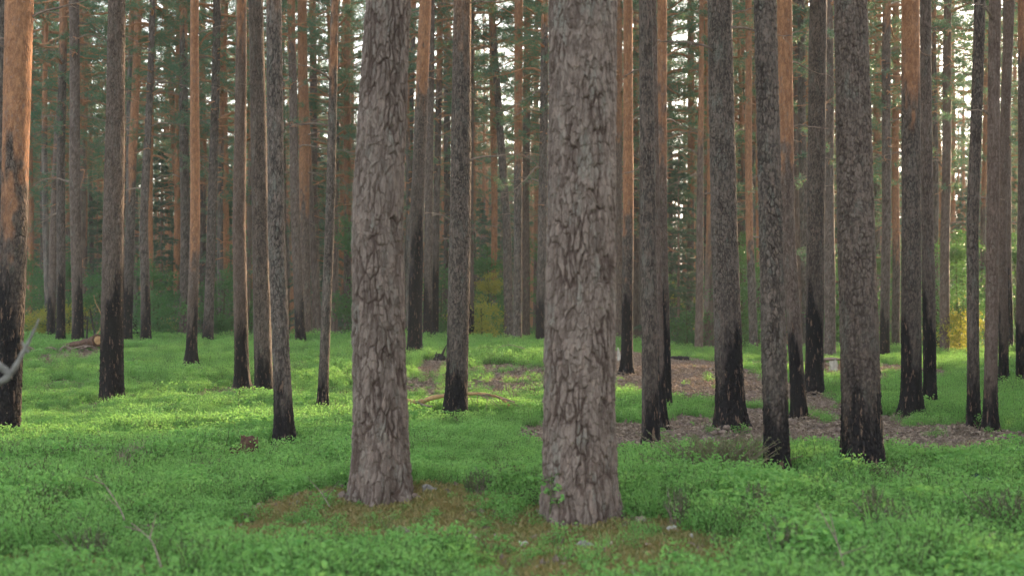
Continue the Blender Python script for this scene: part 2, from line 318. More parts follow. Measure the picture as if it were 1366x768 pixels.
# (x0,w0, x3,w3, xb,yb,wb, orangeY, charY, dist, short name, label)
O = None
TREES = [
 (27,36, 19,34, 8,570,40, 260,400,O,'orange-flaked pine','thick pine at left edge, bright orange flaking bark above, dark below'),
 (3,20, 0,20, -8,530,24, O,430,O,O,'dark trunk half hidden behind the orange-flaked pine at the left edge'),
 (41,6, 41,7, 40,460,9, 470,O,58,O,O),
 (60,6, 57,6, 54,470,9, 200,O,62,O,O),
 (88,8, 71,10, 68,470,13, 150,400,44,O,O),
 (84,10, 81,11, 81,470,15, 60,400,40,O,O),
 (98,13, 101,14, 104,463,19, O,408,38,'grey pine beside the log','smooth grey pine with black foot just left of the fallen log'),
 (92,6, 90,6, 90,460,7, 300,O,75,O,O),
 (113,11, 111,10, 110,465,10, 330,O,60,O,O),
 (118,6, 122,6, 121,455,8, 240,O,70,O,O),
 (156,21, 151,27, 149,536,36, O,405,O,'black-footed left pine','dark straight pine with charred black foot, alone on the left lawn'),
 (166,4, 163,5, 161,465,8, 300,O,70,O,O),
 (185,10, 174,12, 169,468,17, 230,388,39,O,O),
 (204,7, 192,11, 195,467,17, O,410,38,O,O),
 (183,4, 182,5, 182,462,6, 200,O,90,O,O),
 (220,7, 239,9, 247,460,10, 300,O,62,O,O),
 (244,10, 247,13, 246,460,14, 60,O,46,O,O),
 (260,11, 260,13, 255,484,23, 330,425,O,'slim bright orange pine','slim pine glowing orange on its upper trunk, black foot, left lawn rise'),
 (270,8, 271,9, 270,456,9, 240,O,62,O,O),
 (290,10, 283,12, 277,459,18, O,445,40,O,O),
 (295,5, 291,5, 290,455,6, O,O,80,O,O),
 (322,13, 319,17, 323,515,25, 30,440,O,'pine behind the sapling','black-footed pine directly behind the thin leafy sapling'),
 (341,19, 347,22, 352,518,27, O,480,O,'grey pine','grey pine between the pine behind the sapling and the reddish one'),
 (365,20, 368,22, 380,586,35, 40,538,O,'reddish pine','reddish brown pine with black foot, right of the broken red stump'),
 (376,6, 378,7, 384,455,8, 60,O,66,O,O),
 (388,10, 394,12, 401,455,18, 60,400,40,O,O),
 (403,12, 406,14, 408,455,15, 270,O,47,O,O),
 (402,7, 414,9, 428,455,12, 230,O,50,O,O),
 (417,9, 419,10, 422,455,11, 80,O,56,O,O),
 (447,10, 440,12, 430,538,18, 40,490,O,'crooked thin pine','thin crooked knotty pine just left of the left foreground pine'),
 (450,7, 448,8, 446,455,10, O,O,62,O,O),
 (469,5, 471,6, 470,455,6, 380,O,80,O,O),
 (463,9, 464,10, 464,455,12, 280,O,58,O,O),
 (518,58, 503,66, 510,661,88, O,O,O,'left foreground pine','thick grey-brown fissured pine, left one of the two nearest trunks'),
 (548,6, 545,6, 536,455,7, 330,O,72,O,O),
 (568,16, 556,18, 553,467,24, 110,350,O,'half-orange pine','curving pine, orange top and scorched foot, just right of left foreground pine'),
 (553,6, 545,7, 541,457,9, 60,O,66,O,O),
 (575,10, 572,11, 570,459,13, O,380,42,O,O),
 (588,8, 582,9, 580,459,12, 100,380,46,O,O),
 (596,8, 597,9, 594,458,8, 60,O,62,O,O),
 (617,23, 614,27, 608,550,38, 90,470,O,'pine over the fallen bough','straight brown pine with black foot, standing over the fallen orange bough'),
 (628,8, 627,9, 628,460,11, O,400,44,O,O),
 (630,6, 632,6, 634,460,9, 300,O,64,O,O),
 (656,8, 660,8, 657,460,11, 380,O,52,O,O),
 (655,8, 676,11, 679,459,14, 40,O,44,O,O),
 (692,11, 691,11, 690,460,15, 230,O,41,O,O),
 (704,9, 701,10, 702,459,10, 150,O,54,O,O),
 (727,9, 724,12, 721,460,15, 40,400,40,O,O),
 (716,5, 716,6, 714,460,8, 340,O,75,O,O),
 (778,90, 776,89, 771,673,111, O,O,O,'right foreground pine','thickest pine of all, grey deeply fissured bark with pink and lichen patches'),
 (826,8, 825,10, 826,458,12, 180,O,50,O,O),
 (838,12, 838,14, 836,499,21, 330,372,O,'black-and-orange pine','orange pine with long black lower trunk, just right of right foreground pine'),
 (847,5, 850,8, 850,468,10, 180,O,62,O,O),
 (857,7, 857,9, 857,470,11, 60,O,55,O,O),
 (861,17, 865,20, 868,594,26, O,540,O,'slim grey pine','slim grey pine with narrow black foot, standing before the brown litter patch'),
 (871,8, 876,9, 884,571,14, O,400,O,O,'thin black-footed trunk half hidden behind the slim grey pine'),
 (883,12, 883,13, 890,538,13, 200,400,O,O,'thin pine, orange above and black below, right behind the slim grey pine'),
 (893,5, 895,6, 897,468,9, 120,O,66,O,O),
 (922,9, 922,9, 919,470,9, 280,O,56,O,O),
 (936,6, 934,9, 932,470,15, 200,O,42,O,O),
 (941,5, 942,6, 943,470,9, 260,O,60,O,O),
 (960,31, 966,34, 975,575,50, O,480,O,'flared dark pine','dark scaly pine with widely flared charred roots, behind the heather'),
 (981,6, 981,6, 981,470,8, 260,O,72,O,O),
 (991,7, 988,9, 987,470,10, 80,O,60,O,O),
 (998,8, 999,10, 1006,472,14, 330,O,42,O,O),
 (1004,5, 1009,6, 1012,472,7, 330,O,75,O,O),
 (1021,28, 1028,31, 1037,621,39, O,520,O,'grey pine by the heather','grey-brown pine with charred lower trunk, immediately right of the heather bush'),
 (1046,20, 1051,18, 1066,557,23, 225,480,O,'orange-topped pine','pine with vivid orange top half, directly behind the grey pine by the heather'),
 (1060,6, 1062,9, 1071,475,11, O,O,50,O,O),
 (1068,10, 1072,11, 1078,478,12, O,O,46,O,O),
 (1077,4, 1077,5, 1078,475,6, 300,O,80,O,O),
 (1092,23, 1088,23, 1086,522,28, O,430,O,'streaky charred pine','pine with streaky charred foot, just left of the white-topped cut stump'),
 (1106,10, 1107,13, 1107,478,19, O,O,38,O,'pale grey uncharred pine directly behind the white-topped cut stump'),
 (1135,42, 1142,48, 1151,616,64, O,490,O,'gold-edged dark pine','thick dark scaly pine, gold light on its right edge, widest charred foot'),
 (1171,9, 1170,9, 1168,472,10, 200,O,58,O,O),
 (1183,11, 1182,12, 1180,482,15, 30,425,39,O,O),
 (1195,9, 1195,10, 1195,481,12, 330,O,50,O,O),
 (1215,23, 1215,25, 1216,552,37, 140,420,O,'tall-charred pine','pine blackened high above its broad foot, with reddish orange bark above'),
 (1235,14, 1237,16, 1241,533,20, O,415,O,'pine behind tall-charred pine','grey pine with black foot touching the right side of the tall-charred pine'),
 (1246,6, 1248,8, 1249,481,11, 60,430,50,O,O),
 (1265,10, 1261,12, 1260,481,13, O,O,42,O,O),
 (1271,5, 1272,6, 1272,478,7, 340,O,75,O,O),
 (1307,14, 1297,15, 1299,569,22, O,510,O,'left pine of the right pair','left of two slim pines standing close together near the right edge'),
 (1317,6, 1312,7, 1310,475,8, 280,O,62,O,O),
 (1328,15, 1324,16, 1321,577,23, O,518,O,'right pine of the right pair','right of two slim pines standing close together near the right edge'),
 (1346,13, 1337,12, 1339,507,17, O,430,O,O,'pine leaning right, behind the right one of the close pair, black foot'),
 (1342,7, 1344,10, 1346,480,14, O,390,41,O,O),
 (1355,5, 1354,5, 1353,478,6, 340,O,78,O,O),
 (1364,10, 1363,12, 1362,505,14, 60,420,O,O,'dark trunk cut by the right edge of the photo'),
]

TEST = False
if TEST: TREES = [TREES[i] for i in (0, 10, 23, 33, 40, 49, 59, 69, 77, 79)]
CLEAR = []
FEET = []
for t in TREES:
    if t[9] is None:
        d_ = ray_ground(t[4], t[5], 34.5) or 35.; FEET.append(d_)
        if t[3] < 60:
            x_ = (t[4]-CX)/F*d_; r_ = t[6]*d_/F/2
            MOUNDS.append((x_, d_-.03, .035+.12*r_, r_*1.6+.08)); PATCH.append((x_+.08*math.sin(t[4]), d_-.14, r_*1.25+.12, r_*1.2+.20, .85, 'litter'))
    else: FEET.append(t[9])
def build_ground():
    def axis(lo, hi, n, c, k):
        t = np.linspace(-1, 1, n); s = np.sinh(t*k)/np.sinh(k)
        return np.where(s < 0, c+(-s)*(lo-c), c+s*(hi-c))
    xs = axis(-420, 420, 420, 0, 6.3); ys = axis(-60, 620, 520, 14, 5.6)
    X, Y = np.meshgrid(xs, ys); Z = terrain(X, Y)
    far = smooth(60, 200, np.abs(Y)+np.abs(X)); Z = Z*(1-far)+(-.3)*far
    L, M = masks(X, Y); Z = Z-.02*L+.03*M*fbm(X*5, Y*5, 0*X, 44)
    nx, ny = len(xs), len(ys)
    i = np.arange(ny-1)[:, None]*nx; j = np.arange(nx-1)[None]
    Q = np.stack([i+j, i+j+1, i+nx+j+1, i+nx+j], -1).reshape(-1, 4)
    me = new_mesh('ground', np.stack([X, Y, Z], -1).reshape(-1, 3), [Q], [GROUND], attrs={'litter': L, 'moss': M})
    tag(link('ground', me), kind='structure')
build_ground()

# ------------------------------------------------------------------ trunks
def quad3(t, a, b, c, tb):
    """value at t of the curve through (0,a),(tb,b),(1,c): piecewise linear, softened"""
    return np.where(t < tb, a+(b-a)*(t/tb), b+(c-b)*((t-tb)/(1-tb)))
def trunk_mesh(d, w0, x0, w3, x3, wb, xb, zb, orangez, charz, seed, top, nth, vis_ring, far_ring, cell=(.05, .15), depth=.014, flare_h=.28, orange_k=1.0):
    zt = zat(0, d); zt = max(zt, zb+1.2); z3 = zat(300, d)
    m = d/F
    hz = zt-zb; t3 = min(max((z3-zb)/hz, .15), .8)
    zv = np.linspace(-.35, hz+.15, vis_ring); zf = np.linspace(hz+.15, top-zb, far_ring+1)[1:] if top-zb > hz+.6 else np.zeros(0)
    z = np.concatenate([zv, zf]); nz = len(z)
    t = z/hz
    wl = w3+(w3-w0)*.55 if w3 > w0 else w3*1.02; wl = min(wl, wb)
    tt = np.clip(t, 0, 1)
    w = quad3(tt, wl, w3, w0, t3); w = w+max(wb-wl, 0)*np.exp(-np.clip(z, 0, 9)/flare_h)
    r = w*m/2
    ab = np.clip((z-hz)/max(top-zb-hz, .5), 0, 1); r = r*(1-.82*ab)
    cx = quad3(tt, xb, x3, x0, t3)*m-xb*m
    k = 9
    if nz > 40:
        pad = np.pad(cx, k, mode='edge'); 
        cx = np.convolve(pad, np.ones(2*k+1)/(2*k+1), 'valid'); cx = cx-np.interp(0, z, cx)
    sl = (x0-x3)*m/max(zt-z3, .5); cx = cx+np.clip(z-hz, 0, 99)*np.clip(sl, -.06, .06)*.6
    cy = .012*d/10*np.sin(z*.9+seed)*np.clip(z, 0, 3)/3
    th = np.arange(nth)/nth*2*PI
    TH, Z = np.meshgrid(th, z); R = np.repeat(r[:, None], nth, 1)
    rb = max(w3*m/2, .03); cw, chh = cell
    nu = max(6, round(2*PI*rb/cw))
    pxn, pyn = np.cos(TH)*rb, np.sin(TH)*rb
    s7 = seed*3.17
    wz = vnoise(pxn*9+s7, pyn*9, Z*3.2, seed); wu = vnoise(pxn*11, pyn*11+s7, Z*5.0, seed+5)
    u = TH/(2*PI)*nu+.55*wu; v = Z/chh+.6*wz
    orn = smooth(orangez-.75, orangez+.75, Z+zb+.9*vnoise(pxn*6, pyn*6, Z*1.3, seed+2)+.6*vnoise(pxn*22, pyn*22, Z*7, seed+3)) if orangez is not None else 0*Z
    orn = orn*orange_k
    chv = 0*Z; sco = 0*Z
    if charz is not None:
        hc = charz-zb; side = .30*hc*np.cos(TH-seed*1.7)
        sco = smooth(-1.3*hc-.2, .1, hc-Z+side+.4*vnoise(pxn*6, pyn*6, Z*1.1, seed+31))
        chv = smooth(-.42, .34, hc-Z+side+.45*min(hc, 1.2)*vnoise(pxn*8, pyn*8, Z*1.2, seed+8)+.22*vnoise(pxn*26, pyn*26, Z*5, seed+9)+.12*vnoise(pxn*70, pyn*70, Z*18, seed+10))
        chv = chv*(.80+.2*smooth(0, .2, Z))
    hero = nth > 300
    hf = vnoise(pxn*45, pyn*45, Z*22, seed+12); hf2 = vnoise(pxn*45+s7, pyn*45, Z*22, seed+13); vhf = vnoise(pxn*120, pyn*120, Z*60, seed+14)
    uu = u+.20*hf+.07*vhf; vv = v+.16*hf2
    F1, F2, ID, DV = voro(uu, vv, nu, seed, 1.0)
    mod = smooth(-.7, .6, vnoise(pxn*14, pyn*14, Z*6, seed+17)); e = F2-F1
    wd = (.12+.24*mod) if hero else (.10+.16*mod)
    f1 = (1-smooth(.0, wd, e))*((.12+.88*mod) if hero else (.35+.65*mod))
    nu2 = max(8, round(2*PI*rb/(cw*.46)))
    G1, G2, ID2, DV2 = voro(TH/(2*PI)*nu2+.9*wu+.22*hf, Z/(chh*.40)+.9*wz+.16*hf2, nu2, seed+50, 1.0)
    f2 = (1-smooth(0, .22, G2-G1))*(.45+.55*smooth(-.4, .4, hf))
    k1 = 13. if hero else 20.
    n1 = vnoise(pxn*k1+.5*wu+.25*hf, pyn*k1, Z*k1*.16, seed+15); fv = (1-smooth(0, .17 if hero else .12, np.abs(n1)))*mod*(1 if hero else .6)*smooth(-.25, .25, vnoise(pxn*5+s7, pyn*5, Z*1.8, seed+22))
    fis = np.clip(np.maximum(np.maximum(f1*(1 if hero else .8), f2*(.55 if hero else .7)), fv*.9), 0, 1)
    disp = depth*(.35-1.0*f1-.55*fv)+depth*.45*(ID-.5)-depth*.35*DV
    disp = disp+depth*.45*(ID2-.5)-depth*.38*DV2-depth*.30*f2
    disp = disp+depth*.22*hf+depth*.20*vhf
    disp = disp*(1-.55*orn)
    lump = rb*.05*fbm(pxn*3.5+s7, pyn*3.5, Z*1.1, seed+6, 2)
    root = (max(wb-wl, 0)*m*.22+.01)*np.exp(-np.clip(Z, 0, 9)/(flare_h*.55))*(np.cos(TH*(3+seed % 3)+seed)+.6*np.cos(TH*(5+seed % 2)-seed))
    RR = R+disp+lump+root
    V = np.stack([cx[:, None]+RR*np.cos(TH), cy[:, None]+RR*np.sin(TH), Z], -1).reshape(-1, 3)
    i = np.arange(nz-1)[:, None]*nth; j = np.arange(nth)[None]; j2 = (j+1) % nth
    Q = np.stack([i+j, i+j2, i+nth+j2, i+nth+j], -1).reshape(-1, 4)
    pl = np.clip(.30*ID+.50*ID2+.2*(.5+.5*vnoise(pxn*15, pyn*15, Z*3, seed+21))+.12*vhf, 0, 1)
    me = new_mesh('trunk', V, [Q], [BARK], attrs={'plate': pl, 'fissure': fis*(1-.3*orn), 'orange': orn, 'char': chv, 'scorch': sco, 'brown': 0*Z+(0. if hero else .25+.75*min(1., w3/20))*(.75+.25*math.sin(seed*2.3))})
    return me, cx[-1], cy[-1], lambda q: (float(np.interp(q, z, cx)), float(np.interp(q, z, cy)), float(np.interp(q, z, r)))

# ------------------------------------------------------------------ crowns and dead branches (a few variants; copies share them)
def limb_path(p0, az, L, rise, droop, n=7):
    t = np.linspace(0, 1, n); a = az+.25*np.sin(t*3+az)
    r = L*t
    z = p0[2]+rise*t*L-droop*L*t*t
    return np.stack([p0[0]+r*np.cos(a), p0[1]+r*np.sin(a), z+.04*L*np.sin(t*7+az*3)], -1)
def make_crown(seed, hgt, rmax, nl, dens, big=1.0):
    rs = np.random.default_rng(seed); mb = MB(); P = []; D = []
    for q in range(26):
        z = -4.5*rs.uniform()**1.3; az = rs.uniform(0, 6.28); L = rs.uniform(.5, 1.7)*(1+z/9)
        pth = limb_path((0, 0, z), az, L, rs.uniform(-.1, .45), rs.uniform(.1, .5), 7); mb.tube(pth, np.linspace(.012+.009*L, .004, 7), 4, 0, False)
        for s_ in range(int(2+L*3)):
            t = rs.uniform(.3, .98); b = np.array([np.interp(t, np.linspace(0, 1, 7), pth[:, k]) for k in range(3)])
            p2 = limb_path(b, az+rs.choice([-1, 1])*rs.uniform(.3, 1.2), L*rs.uniform(.2, .5), rs.uniform(-.3, .6), rs.uniform(0, .5), 4); mb.tube(p2, np.linspace(.007, .003, 4), 3, 0, False)
            if rs.uniform() < .75+z/8:
                for w in (.4, .7, 1.): P.append(np.array([np.interp(w, np.linspace(0, 1, 4), p2[:, k]) for k in range(3)])); D.append(unit(p2[-1]-p2[0]))
    for q in range(nl):
        f = (q+.5)/nl; z = f*hgt; az = q*2.399+rs.uniform(-.5, .5)
        L = rmax*(.35+.9*math.sin(PI*min(.25+f*.8, 1)))*rs.uniform(.6, 1.15)*(1-.45*f)
        pth = limb_path((0, 0, z), az, L, .25+.5*f, .15+.25*(1-f))
        mb.tube(pth, np.linspace(.035+.02*(1-f), .008, len(pth)), 5, 0, False)
        ns = int(5+L*3)
        for s_ in range(ns):
            t = .30+.70*(s_+.5)/ns; b = np.array([np.interp(t, np.linspace(0, 1, len(pth)), pth[:, k]) for k in range(3)])
            a2 = az+rs.choice([-1, 1])*rs.uniform(.5, 1.2); l2 = L*rs.uniform(.18, .38)*(1.15-t*.5)
            p2 = limb_path(b, a2, l2, rs.uniform(.1, .6), .2, 4)
            mb.tube(p2, np.linspace(.010, .004, 4), 3, 0, False)
            for w in np.linspace(.3, 1.0, max(3, int(l2*5*dens))):
                c = np.array([np.interp(w, np.linspace(0, 1, 4), p2[:, k]) for k in range(3)])+rs.normal(size=3)*.05
                P.append(c); D.append(unit(p2[-1]-p2[0]))
    P = np.array(P); D = np.array(D); k = int(15*dens); n = len(P)
    PP = np.repeat(P, k, 0)+rs.normal(size=(n*k, 3))*.045; DD = unit(np.repeat(D, k, 0)*.5+rs.normal(size=(n*k, 3))*.75+np.array([0, 0, .35]))
    tint = np.repeat(np.clip(rs.normal(.4, .22, n), 0, 1), k)
    mb.needles(PP, DD, rs.uniform(.10, .19, n*k)*big, rs.uniform(.016, .030, n*k)*big, 1, tint=tint)
    return mb.mesh('crown', [LIMB, NEEDLE], False)
CROWNS = [make_crown(100+i, h, r, nl, dn) for i, (h, r, nl, dn) in enumerate(((11, 2.1, 40, .95), (10, 2.5, 37, .95), (13, 1.9, 42, .9), (9, 2.3, 34, 1.0), (12, 2.2, 38, .85)))]
def make_branch(seed, L, green):
    rs = np.random.default_rng(seed); mb = MB(); P = []; D = []
    pth = limb_path((0, 0, 0), 0, L, rs.uniform(-.1, .5), rs.uniform(.1, .6), 9); pth[1:] += np.cumsum(rs.normal(size=(8, 3))*.018*L, 0)
    mb.tube(pth, np.linspace(.011+.010*L, .004, 9), 5, 0, False)
    for s_ in range(int(1+L*4)):
        t = rs.uniform(.25, .95); b = np.array([np.interp(t, np.linspace(0, 1, 9), pth[:, k]) for k in range(3)])
        p2 = limb_path(b, rs.choice([-1, 1])*rs.uniform(.4, 1.2), L*rs.uniform(.15, .45), rs.uniform(-.5, .6), rs.uniform(0, .6), 5); mb.tube(p2, np.linspace(.007, .0025, 5), 3, 0, False)
        if rs.uniform() < green:
            for w in (.4, .6, .8, 1): P.append(np.array([np.interp(w, np.linspace(0, 1, 5), p2[:, k]) for k in range(3)])); D.append(unit(p2[-1]-p2[0]))
    if P:
        P = np.array(P); D = np.array(D); k = 13; m = len(P)
        mb.needles(np.repeat(P, k, 0)+rs.normal(size=(m*k, 3))*.03, unit(np.repeat(D, k, 0)*.5+rs.normal(size=(m*k, 3))*.7), rs.uniform(.08, .15, m*k), rs.uniform(.012, .02, m*k), 1, tint=rs.uniform(.1, .7, m*k))
    return mb.mesh('branch', [DEADW, NEEDLE], False)
BRN = [make_branch(200+i, l, g) for i, (l, g) in enumerate(((.35, 0), (.6, 0), (.25, 0), (.9, 0), (1.2, 0), (1.5, 0), (1.3, .8), (1.7, .9), (.8, .6), (1.9, .3)))]

# ------------------------------------------------------------------ the traced pines.  px at y=0 / width, px at y=300 / width, foot px,py,width, row where bark turns orange, row of char top, distance
GRP = 'tall pines of the forest'
PINES = []        # ground positions
ORDW = ['first', 'second', 'third', 'fourth', 'fifth', 'sixth', 'seventh', 'eighth', 'ninth', 'tenth', 'eleventh']
marks = sorted([(t[4]*.5+t[2]*.5, t[10]) for t in TREES if t[10]], key=lambda a: a[0])
auto = {}
for i, t in sorted(enumerate(TREES), key=lambda a: a[1][2]):
    if t[11] is None:
        lm = [m for m in marks if m[0] <= t[2]]; lm = lm[-1][1] if lm else marks[0][1]
        auto.setdefault(lm, []).append(i)
labels = {}
for lm, ids in auto.items():
    for k, i in enumerate(ids):
        t = TREES[i]; thick = 'very thin' if t[3] <= 6 else 'thin' if t[3] <= 9 else 'slender'
        colr = 'orange' if (t[7] or 0) >= 200 else 'part-orange' if (t[7] or 0) >= 80 else 'grey-brown'
        foot = 'black-footed ' if t[8] else ''
        labels[i] = f"{thick} {foot}{colr} back-row pine, {ORDW[k]} right of the {lm}"
def t_k(x0): return not (20 < x0 < 40 or 1030 < x0 < 1060 or 1200 < x0 < 1230)
def add_branches(o, f, z0, z1, n, rs, pool, sc=1.0):
    for k in range(n):
        z = z0+(z1-z0)*(k+rs.random())/n; a, b, r = f(z)
        az = rs.choice((rs.uniform(-.9, .9), rs.uniform(2.2, 4.0)))
        q = link('branch', BRN[rs.choice(pool)], o, (a+.6*r*math.cos(az), b+.6*r*math.sin(az), z)); q.rotation_euler = (0, rs.uniform(-.35, .25), az); q.scale = (sc,)*3
def add_crown(o, meshidx, x, y, z, sc, rz):
    c = link('crown', CROWNS[meshidx], o); c.location = (x, y, z); c.scale = (sc, sc, sc); c.rotation_euler = (0, 0, rz); return c
CH = (11, 10, 13, 9, 12)
for i, (x0, w0, x3, w3, xb, yb, wb, oy, cy_, dist, short, lab) in enumerate(TREES):
    rs = random.Random(500+i)
    d = dist
    d = FEET[i]
    X = (xb-CX)/F*d; zb = float(terrain(X, d))
    near = w3 > 60; mid = dist is None
    top = rs.uniform(18, 22)
    orz = zat(oy, d) if oy is not None else (zat(0, d)+rs.uniform(1.5, 3.5))
    chz = zat(cy_, d) if cy_ is not None else None
    if near: nth, vr = 360, 1000
    elif mid: nth, vr = (200, 560) if w3 > 26 else (120, 440)
    else: nth, vr = (40, 200) if w3 > 9 else (24, 120)
    cell = (.040, .165) if near else (.030, .070) if mid else (.045, .09)
    dep = (.0125 if w3 > 80 else .0115) if near else .0095 if mid else .009
    kf = 1 if w3 > 25 or not mid else .7
    me, tx, ty, f = trunk_mesh(d, w0, x0, w3, x3, wb, xb, zb, orz, chz, 20+i, top, nth, vr, 40 if mid else 24, cell, dep*kf, .22 if mid and not near else .30, .45 if mid and w3 > 20 and oy and t_k(x0) else .85)
    lab = lab or labels[i]
    o = thing('pine_tree', lab, 'pine tree', (X, d, zb), 0, GRP)
    link('trunk', me, o)
    v = rs.randrange(5); sc = (top-zb)/22*rs.uniform(.95, 1.1); sc = min(sc, (top-zat(0, d)-.4)/(CH[v]+4.6)) if mid else sc; cz = top-zb-CH[v]*sc*.97
    a, b, _ = f(cz)
    add_crown(o, v, a, b, cz, sc, rs.uniform(0, 6.28))
    if d > 36: add_branches(o, f, rs.uniform(2.6, 4.2), zat(0, d)-zb+.3, 9 if w3 > 7 else 6, rs, range(10))
    elif d > 14 and w3 < 30: add_branches(o, f, rs.uniform(2.4, 3.), zat(0, d)-zb, 3 if d > 20 else 2, rs, (0, 1, 2, 3), .8)
    elif d > 14: add_branches(o, f, zat(90, d)-zb, zat(0, d)-zb, 3, rs, (1, 3, 3), .8)
    PINES.append((X, d))

# ------------------------------------------------------------------ more pines, deep in the forest and just beyond the frame (those added there for shade)
def simple_trunk(seed, hgt, r0):
    n, k = 14, 90; z = np.linspace(-.3, hgt, k); th = np.arange(n)/n*2*PI; TH, Z = np.meshgrid(th, z)
    R = r0*(1-.78*np.clip(Z/hgt, 0, 1)**1.2)+r0*.35*np.exp(-np.clip(Z, 0, 9)/.25)
    bx = np.cos(TH)*r0; by = np.sin(TH)*r0
    R = R*(1+.06*vnoise(bx*20, by*20, Z*4, seed))
    lean = .25*np.sin(Z/hgt*2.2+seed)
    V = np.stack([R*np.cos(TH)+lean-.25*math.sin(seed), R*np.sin(TH)+.15*np.sin(Z*.25), Z], -1).reshape(-1, 3)
    i = np.arange(k-1)[:, None]*n; j = np.arange(n)[None]; j2 = (j+1) % n
    Q = np.stack([i+j, i+j2, i+n+j2, i+n+j], -1).reshape(-1, 4)
    rnd = random.Random(seed); oz = rnd.uniform(3, 9); cz = rnd.uniform(.3, 1.6)
    orn = smooth(oz-1.5, oz+1.5, Z+vnoise(bx*6, by*6, Z, seed+1)); ch = smooth(-.25, .25, cz-Z+.3*vnoise(bx*9, by*9, Z*2, seed+3))*(seed % 3 > 0)
    return new_mesh('trunk', V, [Q], [BARK], attrs={'plate': .5+.5*vnoise(bx*60, by*60, Z*14, seed+2), 'fissure': np.clip(vnoise(bx*50, by*50, Z*9, seed+5), 0, 1)*.7, 'orange': orn, 'char': ch})
STR = [simple_trunk(900+i, h, r) for i, (h, r) in enumerate(((21, .15), (22, .17), (20, .13), (23, .18), (19, .12), (21.5, .16)))]
STH = (21, 22, 20, 23, 19, 21.5)
def fill_pine(x, y, rs, label, group):
    zb = float(terrain(x, y)) if y > 5 else 0.0
    q = rs.randrange(6); v = rs.randrange(5); s = rs.uniform(.85, 1.1); top = STH[q]*s
    o = thing('pine_tree', label, 'pine tree', (x, y, zb), rs.uniform(0, 6.28), group); o.scale = (s, s, s)
    link('trunk', STR[q], o); ck = 1.0 if y < 50 else rs.uniform(1.05, 1.25); add_crown(o, v, 0, 0, STH[q]-CH[v]*ck*.97, ck, rs.uniform(0, 6.28))
    return o
rs = random.Random(77); pts = list(PINES)
def far_enough(x, y, r): return all((x-a)**2+(y-b)**2 > r*r for a, b in pts)
n_ = 0
while n_ < (0 if TEST else 148):
    y = rs.uniform(46, 118); hw = .37*y+3; x = rs.uniform(-hw, hw)
    if (893 < CX+x/y*F < 945 or 1250 < CX+x/y*F < 1300) and rs.random() < .75: continue
    if far_enough(x, y, 1.6): pts.append((x, y)); fill_pine(x, y, rs, 'distant hazy pine trunk deep in the background of the forest', 'distant pines deep in the forest'); n_ += 1
n_ = 0
while n_ < (0 if TEST else 24):      # unseen pines added outside the frame to shade the scene
    y = rs.uniform(14, 62); s_ = rs.choice([-1, 1, 1, 1]); x = s_*(abs(y)*.40+rs.uniform(2.5, 22))
    if (abs(x) < 4 and abs(y) < 4) or not far_enough(x, y, 3.0): continue
    pts.append((x, y)); fill_pine(x, y, rs, 'unseen pine added just outside the view, its crown giving shade', 'added shade pines outside the view'); n_ += 1

# ------------------------------------------------------------------ understory: young spruces and leafy saplings
def make_spruce(seed, hgt, r):
    rs_ = np.random.default_rng(seed); mb = MB(); P = []; D = []
    n = int(hgt*11)
    for q in range(n):
        f = (q+.5)/n; z = .25+f*(hgt-.3); az = q*2.399; L = r*(1-f)**.8*rs_.uniform(.55, 1.15)+.1; z += rs_.uniform(-.15, .15)
        pth = limb_path((0, 0, z), az, L, rs_.uniform(.1, .4), .45, 6); mb.tube(pth, np.linspace(.014, .004, 6), 3, 0, False)
        for t in np.linspace(.15, 1, int(5+L*10)):
            b = np.array([np.interp(t, np.linspace(0, 1, 6), pth[:, k]) for k in range(3)])
            for sd in (-1, 1):
                a2 = az+sd*.9; l2 = L*.28*(1.2-t)+.05
                for w in (.35, .7, 1.): P.append(b+np.array([math.cos(a2)*l2*w, math.sin(a2)*l2*w, -.12*l2*w-.03])); D.append([math.cos(a2), math.sin(a2), -.3])
    P = np.array(P); D = unit(np.array(D)); k = 5; m = len(P)
    mb.needles(np.repeat(P, k, 0)+rs_.normal(size=(m*k, 3))*.02, unit(np.repeat(D, k, 0)+rs_.normal(size=(m*k, 3))*.55), rs_.uniform(.07, .13, m*k), rs_.uniform(.018, .028, m*k), 1, tint=rs_.uniform(0, 1, m*k))
    return mb.mesh('foliage', [DEADW, SPRUCE], False), hgt
SPR = [make_spruce(300+i, h, r) for i, (h, r) in enumerate(((7.5, 1.7), (5, 1.3), (9.5, 2.0)))]
SPT = []
for (me, h) in SPR:
    mb = MB(); mb.tube([(0, 0, -.2), (0, 0, h*.5), (0, 0, h)], [.07, .04, .01], 8); SPT.append(mb.mesh('trunk', [DEADW]))
